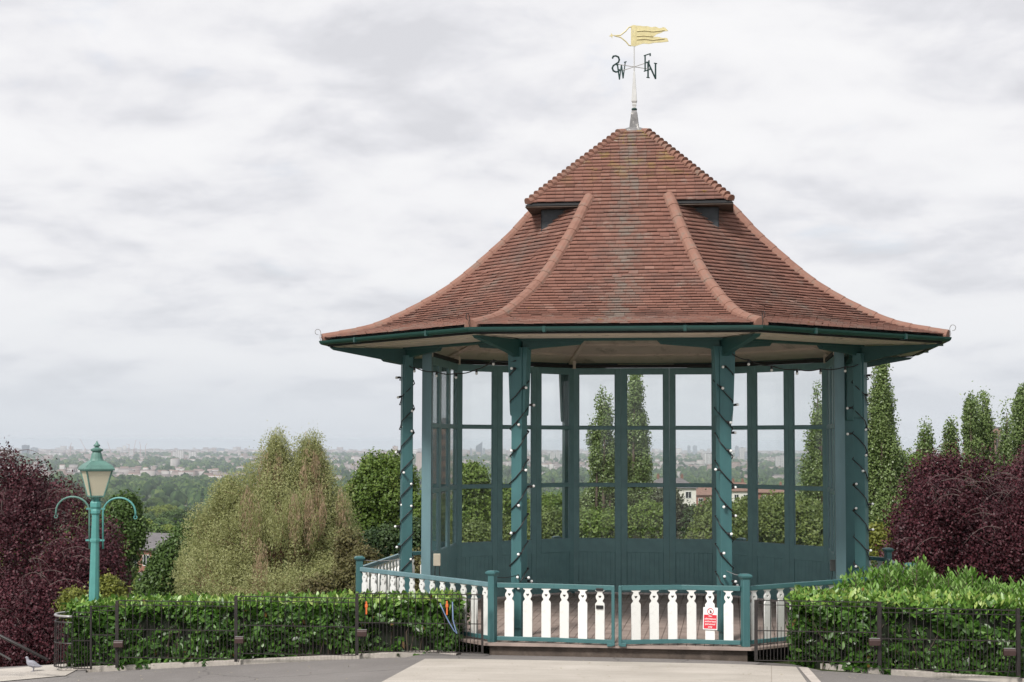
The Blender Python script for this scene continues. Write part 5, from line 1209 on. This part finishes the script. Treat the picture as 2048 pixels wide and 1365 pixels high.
house('house', 'pale block between the poplars right of the bandstand', 1915, 922, 914, 380, 36, 9, 'render', 'slate', rows=((0, 5), (0, 5)), chim=False)
house('house', 'pale low block left of the bushy poplar', 1872, 918, 908, 420, 40, 9, 'render', 'slate', rows=((0, 5), (0, 5)), chim=False)

# ------------------------------------------------------------------ valley trees
def vtree_proto(m, seed, H=14., w_=1.):
    lst = [(0, 0, H * .58, H * .36 * w_, H * .36 * w_, H * .34)]
    for i in range(7):
        a = i * .9 + seed; lst.append((math.cos(a) * H * .24 * w_, math.sin(a) * H * .24 * w_, H * random.uniform(.42, .80), H * .20 * w_, H * .20 * w_, H * .17))
    cc, bi, Lp, out, tint = foliage_pts(lst, 330, 28, .46 * H / 14, (1, 1, .8), .05, .12, per=110); n = len(Lp)
    V, Q = rhomb(Lp, rv(n), rv(n) * .5 + out * 1. + [0, 0, .3], .55 * H / 14 * rng.uniform(.7, 1.2, n), .42 * H / 14)
    mb = MB(); mb.tube([(0, 0, -3), (0, 0, H * .3), (.3, .1, H * .6)], [.35, .28, .12], 6)
    for b in lst[1:]: mb.tube([(0, 0, H * .28), (b[0] * .5, b[1] * .5, H * .45), (b[0], b[1], b[2])], [.16, .12, .05], 4)
    tm = bpy.data.meshes.new('trunk'); tm.from_pydata(mb.v, [], mb.f); tm.materials.append(M['bark'])
    cm = np_mesh('crown', V, Q, tint); cm.materials.append(m); return cm, tm
VM = [('dark', leafmat('valley_dark_green', [(.02, .045, .018), (.04, .08, .027), (.07, .12, .04), (.10, .155, .055)], .6, .15, .25, .35)),
      ('mid', leafmat('valley_mid_green', [(.04, .08, .022), (.075, .13, .034), (.12, .185, .05), (.17, .235, .07)], .6, .2, .25, .4)),
      ('light', leafmat('valley_light_green', [(.08, .12, .024), (.15, .20, .04), (.21, .265, .06), (.26, .31, .08)], .6, .2, .25, .4))]
protos = []
for nm, m in VM:
    for s in range(2): protos.append((nm, vtree_proto(m, s * 2.1, 14, 1.05 if s else .85)))
lab = {'dark': 'dark green round-crowned tree in the wooded valley below the hill', 'mid': 'mid green round-crowned tree in the wooded valley below the hill', 'light': 'light yellow-green tree in the wooded valley below the hill'}
def place_vtree(X, Y, s, nm_pick):
    cand = [p for p in protos if p[0] == nm_pick]; nm, (cm, tm) = random.choice(cand)
    r0 = bpy.data.objects.new('valley_tree', None); col.objects.link(r0); r0.location = (X, Y, gz(X, Y) - .5); r0.rotation_euler = (0, 0, random.random() * 6.28); sc_ = s
    r0.scale = (sc_ * random.uniform(.9, 1.2), sc_ * random.uniform(.9, 1.2), sc_); tag(r0, lab[nm], 'tree', 'trees of the wooded valley')
    c = bpy.data.objects.new('crown', cm); col.objects.link(c); c.parent = r0; t_ = bpy.data.objects.new('trunk', tm); col.objects.link(t_); t_.parent = r0
cnt = 0; placed = []
def view_windows(x):   # parts of the view where the valley is open to the eye
    return x < 740 or 900 < x < 1160 or 1320 < x < 1720 or 1780 < x < 2048
houses_px = [(275, 350, 200), (1290, 1600, 345), (620, 680, 430), (740, 860, 340), (1850, 1940, 430)]
for d0, d1, cnt_want in ((95, 150, 16), (150, 260, 30), (260, 420, 40), (420, 700, 55), (700, 1100, 65), (1100, 1700, 84)):
    tries = 0; made = 0
    while made < cnt_want and tries < 6000:
        tries += 1; Y = math.sqrt(random.uniform(d0 ** 2, d1 ** 2)); x = random.uniform(-60, 2100) if random.random() < .5 else random.choice((random.uniform(170, 500), random.uniform(630, 760)))
        if not view_windows(x) and random.random() < .93: continue
        if x > 800 and Y < 350 and any(a - 10 < x < b + 10 and Y < dd for a, b, dd in houses_px): continue
        if x < 800 and any(a < x < b and Y < dd for a, b, dd in houses_px[:1]): continue
        X = (x - 1024) / F_PX * Y; s = random.uniform(.75, 1.2) * (.8 if Y < 260 else 1) * (1.25 if Y > 700 else 1)
        # crowns stay below the level they reach in the view
        top_px = 883.6 - (gz(X, Y) + 14 * s - CAM_Z) / Y * F_PX
        lim = (925 if Y > 1000 else 945 if Y > 420 else 990 if Y > 260 else 1030) if x < 500 else 905 if Y > 300 else 960
        if x > 800: lim = 938 if Y > 700 else 968 if Y > 200 else 990
        if top_px < lim: continue
        if any((X - a) ** 2 + (Y - b) ** 2 < (5.2 * s * (1 + Y / 900)) ** 2 for a, b in placed): continue
        placed.append((X, Y)); pick = random.choices(['dark', 'mid', 'light'], (1, 3, 4) if Y < 420 else (2, 5, 3) if Y < 1000 else (5, 4, .5))[0]
        place_vtree(X, Y, s, pick); made += 1
    cnt += made
print('valley trees', cnt)
# the far woods beyond that: one mass of crowns
def far_crowns(n, d0, d1, size):
    Y = np.sqrt(rng.uniform(d0 ** 2, d1 ** 2, n)); X = rng.uniform(-.42, .42, n) * Y
    # wooded areas in patches
    keep = (np.sin(X * .0021 + 1.3) * np.sin(Y * .0017 + .7) + .5 * np.sin(X * .0057 + Y * .004) + rng.normal(0, .35, n)) > (-.5 if d0 < 3000 else -.05)
    X, Y = X[keep], Y[keep]; n = len(X); s = size * rng.uniform(.6, 1.3, n) * (1 + Y / 20000); Zg = terr(X, Y)
    # crown: 10-sided lumpy dome, 3 rings
    ns = 11; rg = [(1.0, -.1), (1.15, .22), (1.08, .45), (.85, .70), (.55, .9), (.22, .98)]
    a = np.arange(ns) * 2 * np.pi / ns; V = []
    for r_, z in rg:
        jit = rng.uniform(.70, 1.25, (n, ns)); x = X[:, None] + s[:, None] * r_ * jit * np.cos(a)[None] * .55; y = Y[:, None] + s[:, None] * r_ * jit * np.sin(a)[None] * .55
        zz = Zg[:, None] + s[:, None] * z * rng.uniform(.88, 1.1, (n, ns)); V.append(np.stack([x, y, zz], -1))
    V = np.stack(V, 1).reshape(n, -1, 3); k = len(rg) * ns; Q = []
    for i in range(len(rg) - 1):
        for j in range(ns): Q.append([i * ns + j, i * ns + (j + 1) % ns, (i + 1) * ns + (j + 1) % ns, (i + 1) * ns + j])
    for j in range(0, ns - 2, 2): Q.append([(len(rg) - 1) * ns + q for q in (0, j + 1, j + 2, (j + 3) % ns)])
    Q = np.array(Q); QQ = (np.arange(n)[:, None, None] * k + Q[None]).reshape(-1, 4)
    tint = np.clip(np.repeat(rng.normal(.45, .16, n), len(Q)) + rng.normal(0, .2, n * len(Q)), 0, 1)
    return V.reshape(-1, 3), QQ, tint
V1, Q1, T1 = far_crowns(5200, 1450, 3200, 14); V2, Q2, T2 = far_crowns(10500, 3100, 10500, 14.5)
V = np.vstack([V1, V2]); Q = np.vstack([Q1, Q2 + len(V1)]); T = np.concatenate([T1, T2])
tag(link_mesh('far_woodland', np_mesh('far_woodland', V, Q, T), leafmat('far_wood_green', [(.012, .026, .013), (.032, .062, .024), (.062, .102, .036), (.11, .15, .05)], .9, .05, .1)), 'mass of distant trees stretching towards the horizon', 'woodland', kind='stuff')

# ------------------------------------------------------------------ distant town
def bwall(name, c, c2, floors, cols):
    m, t, b, out = newmat(name)
    br = nd(t, 'ShaderNodeTexBrick'); tc_ = t.nodes.new('ShaderNodeTexCoord'); mp = t.nodes.new('ShaderNodeMapping')
    mp.inputs['Rotation'].default_value = (R(90), 0, 0); mp.inputs['Scale'].default_value = (1, 1, 1); t.links.new(tc_.outputs['Object'], mp.inputs[0]); t.links.new(mp.outputs[0], br.inputs['Vector'])
    br.offset = 0; br.inputs['Scale'].default_value = 1; br.inputs['Brick Width'].default_value = cols; br.inputs['Row Height'].default_value = floors; br.inputs['Mortar Size'].default_value = min(cols, floors) * .28
    br.inputs['Color1'].default_value = (*c2, 1); br.inputs['Color2'].default_value = (*[x * .8 for x in c2], 1); br.inputs['Mortar'].default_value = (*c, 1)
    t.links.new(br.outputs[0], b.inputs['Base Color']); b.inputs['Roughness'].default_value = .7; return m
TW_M = {'pale': bwall('pale_tower_cladding', (.46, .43, .41), (.16, .17, .19), 3, 4), 'pink': bwall('pinkish_tower_brick', (.46, .34, .30), (.16, .14, .14), 3, 4), 'grey': bwall('grey_tower_glass', (.30, .33, .37), (.12, .14, .17), 3, 3.5), 'dark': bwall('dark_office_glass', (.14, .16, .20), (.07, .09, .12), 3.5, 4), 'brick': bwall('brown_brick_flats', (.28, .18, .14), (.10, .09, .09), 2.9, 3.2)}
def dist_base(x, y):
    """distance at which the ground stands at picture height y"""
    lo, hi = 300., 15000.
    for _ in range(40):
        m_ = (lo + hi) / 2; g_ = 883.6 - (gz((x - 1024) / F_PX * m_, m_) - CAM_Z) / m_ * F_PX
        if g_ > y: lo = m_
        else: hi = m_
    return lo
def tower(x, ytop, ybase, wpx, d, kind, label, slant=0., parts=1):
    if d > 1000: d = dist_base(x, ybase + 3)
    p = P(x, ytop, d); W = wpx * d / F_PX; zt_ = p.z; zb = gz(p.x, d) - 2; dp = max(W * .7, 12)
    r0 = root('tower_block', Vector((p.x, d, zb)), label, 'tower block')
    H = zt_ - zb; mb = MB(); c = Vector((p.x, d, 0))
    def fl(x0, x1, y0, y1, za, zl, zr_): mb.hexa([Vector((p.x + x0, d + y0, za)), Vector((p.x + x1, d + y0, za)), Vector((p.x + x1, d + y1, za)), Vector((p.x + x0, d + y1, za)), Vector((p.x + x0, d + y0, zl)), Vector((p.x + x1, d + y0, zr_)), Vector((p.x + x1, d + y1, zr_)), Vector((p.x + x0, d + y1, zl))])
    fl(-W / 2, W / 2, 0, dp, zb, zt_ - slant * W, zt_); mb.build('facade', TW_M[kind], r0)
    mb = MB(); mb.box((p.x - W * .08, d + dp * .5, zt_ - slant * W * .5 + 1.2), (W * .35, dp * .4, 3.2 if not slant else 1)); mb.box((p.x, d + dp / 2, zt_ - slant * W + .15), (W * .98, dp * .98, .6)); mb.build('roof_plant', M['slate'], r0)
    mb = MB()
    for s in (-.33, 0, .33): mb.box((p.x + s * W, d - .5, (zb + zt_ - slant * W) / 2), (W * .035, 1., H * .96))
    mb.build('balcony_line', M['wframe'] if kind in ('pale', 'pink') else M['slate'], r0)
T_ = [(50, 891, 912, 13, 4200, 'dark', 'dark slab tower at the far left above the purple beech'), (67, 896, 914, 12, 4300, 'grey', 'square glassy tower right of the dark slab at far left'),
 (350, 904, 920, 10, 3800, 'pale', 'left cream tower block of the cream pair above the valley woods'), (361, 901, 922, 12, 3790, 'pale', 'taller cream tower block beside the left one of the pair'), (385, 904, 920, 15, 3800, 'pale', 'separate square cream tower block right of the taller cream one'),
 (440, 897, 905, 14, 7000, 'grey', 'faint grey tower block on the skyline above the willow shoulder'),
 (770, 905, 925, 13, 3400, 'pink', 'pinkish tower block just left of the tall one by the bandstand post'), (790, 893, 925, 10, 3300, 'pink', 'tallest pinkish tower block left of the bandstand post'), (791, 910, 932, 14, 3000, 'brick', 'brown brick block in front of the tallest pinkish tower'), (838, 906, 940, 12, 2900, 'pink', 'brown tower block between the bandstand post and the glazed screen'),
 (958, 884, 912, 13, 5200, 'dark', 'dark tower with a slanted top seen in the leftmost screen window'), (942, 897, 912, 4, 5200, 'grey', 'thin grey tower left of the slant-topped tower'), (968, 897, 912, 4, 5300, 'grey', 'thin grey tower right of the slant-topped tower'),
 (1105, 905, 922, 10, 3900, 'pale', 'cream tower block in the third screen window, left one'), (1116, 903, 922, 9, 3900, 'pale', 'cream tower block in the third screen window, right one'),
 (1378, 892, 910, 6, 7500, 'grey', 'faint tower on the skyline, left of the pair right of centre'), (1390, 892, 910, 8, 7500, 'grey', 'faint tower on the skyline, right of the pair right of centre'),
 (1418, 908, 930, 22, 4200, 'pale', 'broad cream block left of the front right post'), (1410, 903, 918, 10, 6000, 'pale', 'pale skyline tower behind the broad cream block'), (1486, 896, 922, 13, 4300, 'pale', 'white tower block right of the front right post'), (1474, 893, 915, 7, 6800, 'grey', 'faint tower left of the white tower block'), (1494, 905, 922, 9, 4500, 'grey', 'lower grey block beside the white tower block'), (1556, 913, 933, 10, 4000, 'pale', 'pale block in the right screen window, left of two'), (1567, 911, 933, 11, 4050, 'pale', 'pale block in the right screen window, right of two'),
 (1430, 922, 935, 12, 2400, 'brick', 'brick block low beside the front right post'), (1992, 858, 900, 26, 420, 'brick', 'brown brick tower block behind the poplars at the right'),
 (262, 901, 915, 9, 5200, 'pale', 'pale block on the skyline under the row of cranes'), (110, 906, 917, 30, 4600, 'pale', 'wide low pale block left of the street lamp')]
for x, a, b, w_, d, k_, l_ in T_: tower(x, a, b, w_, d, k_, l_, slant=.75 if x == 958 else 0)
# long low pale blocks and terraces in the middle distance: counted ones
lows = [(95, 915, 60, 4100, 'pale'), (160, 918, 55, 3900, 'pale'), (205, 918, 30, 3900, 'pink'), (270, 905, 25, 5000, 'pale'), (290, 922, 26, 3500, 'pale'), (303, 931, 20, 2900, 'pale'), (352, 922, 28, 3700, 'pale'), (455, 914, 30, 4300, 'pink'), (470, 921, 30, 3500, 'brick'), (735, 915, 34, 3600, 'pink'), (690, 917, 24, 3700, 'pale'), (720, 925, 30, 3000, 'pale'), (1180, 905, 30, 5000, 'pale'), (1310, 922, 40, 3000, 'brick'), (1330, 915, 26, 3800, 'pale'), (1400, 934, 50, 2100, 'brick'), (1420, 916, 34, 4200, 'pale'), (1340, 930, 40, 2300, 'brick'), (1105, 925, 30, 2700, 'brick'), (1095, 915, 40, 3700, 'pale'), (950, 908, 60, 4800, 'pale'), (1030, 912, 40, 4200, 'pink'), (1540, 930, 50, 2500, 'brick')]
for i, (x, y, w_, d, k_) in enumerate(lows):
    d = dist_base(x, y + 9); p = P(x, y, d); W = w_ * d / F_PX; zb = gz(p.x, d) - 1; mb = MB(); H = max(6, min(p.z - zb, 14)); zt_ = zb + H
    n_ = 3
    for j in range(n_):
        ww = W / n_; hh = H * (1, .8, .92)[j]; mb.box((p.x - W / 2 + ww * (j + .5), d + 6 + j * .7, zb + hh / 2), (ww - .2, 12, hh))
    o = mb.build('low_block', TW_M[k_]); where = ('left of the street lamp' if x < 180 else 'between the lamp and the willow' if x < 500 else 'between the willow and the bandstand' if x < 800 else 'seen through the screen windows')
    tag(o, 'long low %s building in the distant town, %s' % ({'pale': 'pale', 'pink': 'pinkish', 'brick': 'brown brick'}[k_], where), 'building', 'low buildings of the distant town')
# mass of small houses far away
nb = 9500; Y = np.sqrt(rng.uniform(3600 ** 2, 14500 ** 2, nb)); X = rng.uniform(-.42, .42, nb) * Y
keep = (np.sin(X * .0021 + 1.3) * np.sin(Y * .0017 + .7) + rng.normal(0, .4, nb)) < .25; X, Y = X[keep], Y[keep]; nb = len(X)
Wd, Dp, Hh = rng.uniform(8, 24, nb) * (1 + Y / 9000), rng.uniform(8, 14, nb), rng.uniform(6, 10, nb) * (1 + (rng.random(nb) < .05) * rng.uniform(.5, 1.6, nb)) * (1 + Y / 14000)
Zg = terr(X, Y); an = rng.normal(0, .5, nb); ca, sa = np.cos(an), np.sin(an)
cs = [(-1, -1), (1, -1), (1, 1), (-1, 1)]; Vv = []
for z, sh in ((-1, 1), (1, 1)):
    for sx, sy in cs:
        lx_, ly_ = sx * Wd / 2, sy * Dp / 2; Vv.append(np.stack([X + lx_ * ca - ly_ * sa, Y + lx_ * sa + ly_ * ca, Zg + np.where(z > 0, Hh, -1)], -1))
for sx in (-1, 1): lx_ = sx * Wd / 2; Vv.append(np.stack([X + lx_ * ca, Y + lx_ * sa, Zg + Hh + 2.6], -1))
V = np.stack(Vv, 1); Qb = np.array([[0, 1, 5, 4], [1, 2, 6, 5], [2, 3, 7, 6], [3, 0, 4, 7], [4, 5, 9, 8], [6, 7, 8, 9], [5, 6, 9, 9], [7, 4, 8, 8]])[:6]
QQ = (np.arange(nb)[:, None, None] * 10 + Qb[None]).reshape(-1, 4); tn = rng.random(nb); tint = np.stack([.5 + tn * .5] * 4 + [tn * .45] * 2, 1).ravel()
m, t, b, out = newmat('far_house_walls_and_roofs'); at = nd(t, 'ShaderNodeAttribute', attribute_name='tint'); t.links.new(ramp(t, at.outputs['Fac'], [(0, (.16, .10, .08)), (.25, (.13, .12, .12)), (.45, (.24, .15, .12)), (.5, (.22, .16, .14)), (.75, (.28, .25, .24)), (1, (.46, .44, .42))]), b.inputs['Base Color']); b.inputs['Roughness'].default_value = .9
tag(link_mesh('far_houses', np_mesh('far_houses', V.reshape(-1, 3), QQ, tint), m), 'mass of small houses and roofs of the distant town', 'houses', kind='stuff')
# cranes
M['crane'] = mat('pale_steel_crane', (.35, .22, .2), .5, .1)
for i, (x, yt, yb, jx, jy, l_) in enumerate(((170, 897, 908, 160, 878, 'crane with a jib leaning left, left of the street lamp'), (220, 900, 910, 215, 884, 'crane with a raised jib just right of the lamp'), (141, 892, 906, 143, 886, 'short crane just left of the lamp'), (268, 898, 908, 272, 880, 'crane with a steep jib above the valley'), (258, 890, 906, 252, 888, 'thin upright crane mast above the valley'), (281, 892, 908, 279, 884, 'small crane left of the rightmost one'), (291, 893, 908, 294, 887, 'rightmost crane of the distant row'))):
    d = 8500; a_, b_, c_ = P(x, yb + 6, d), P(x, yt, d), P(jx, jy, d); r0 = root('tower_crane', a_, l_, 'crane', 'cranes on the horizon')
    mb = MB(); mb.bar(a_, b_, 2.2); mb.build('mast', M['crane'], r0); mb = MB(); mb.bar(b_, c_, 1.5, 1.8); mb.bar(b_, b_ + (b_ - c_) * .22 + Z * 3, 2.4); mb.build('jib', M['crane'], r0)

# ------------------------------------------------------------------ haze
def haze():
    mb = MB(); xw, y0, y1, z0, z1 = 15500, -350, 15600, -94, 14; mb.box((0, (y0 + y1) / 2, (z0 + z1) / 2), (2 * xw, y1 - y0, z1 - z0))
    m = bpy.data.materials.new('pale_haze'); m.use_nodes = True; t = m.node_tree; t.nodes.clear(); out = t.nodes.new('ShaderNodeOutputMaterial')
    v = nd(t, 'ShaderNodeVolumePrincipled'); v.inputs['Color'].default_value = (.84, .92, 1.0, 1); v.inputs['Density'].default_value = 6.5e-5; v.inputs['Anisotropy'].default_value = 0.
    t.links.new(v.outputs[0], out.inputs['Volume']); tag(mb.build('haze', m), 'thin blue-white haze over the distant town', 'haze', kind='stuff')
haze()
for o in bpy.data.objects:
    if '_w' in o.keys(): del o['_w']
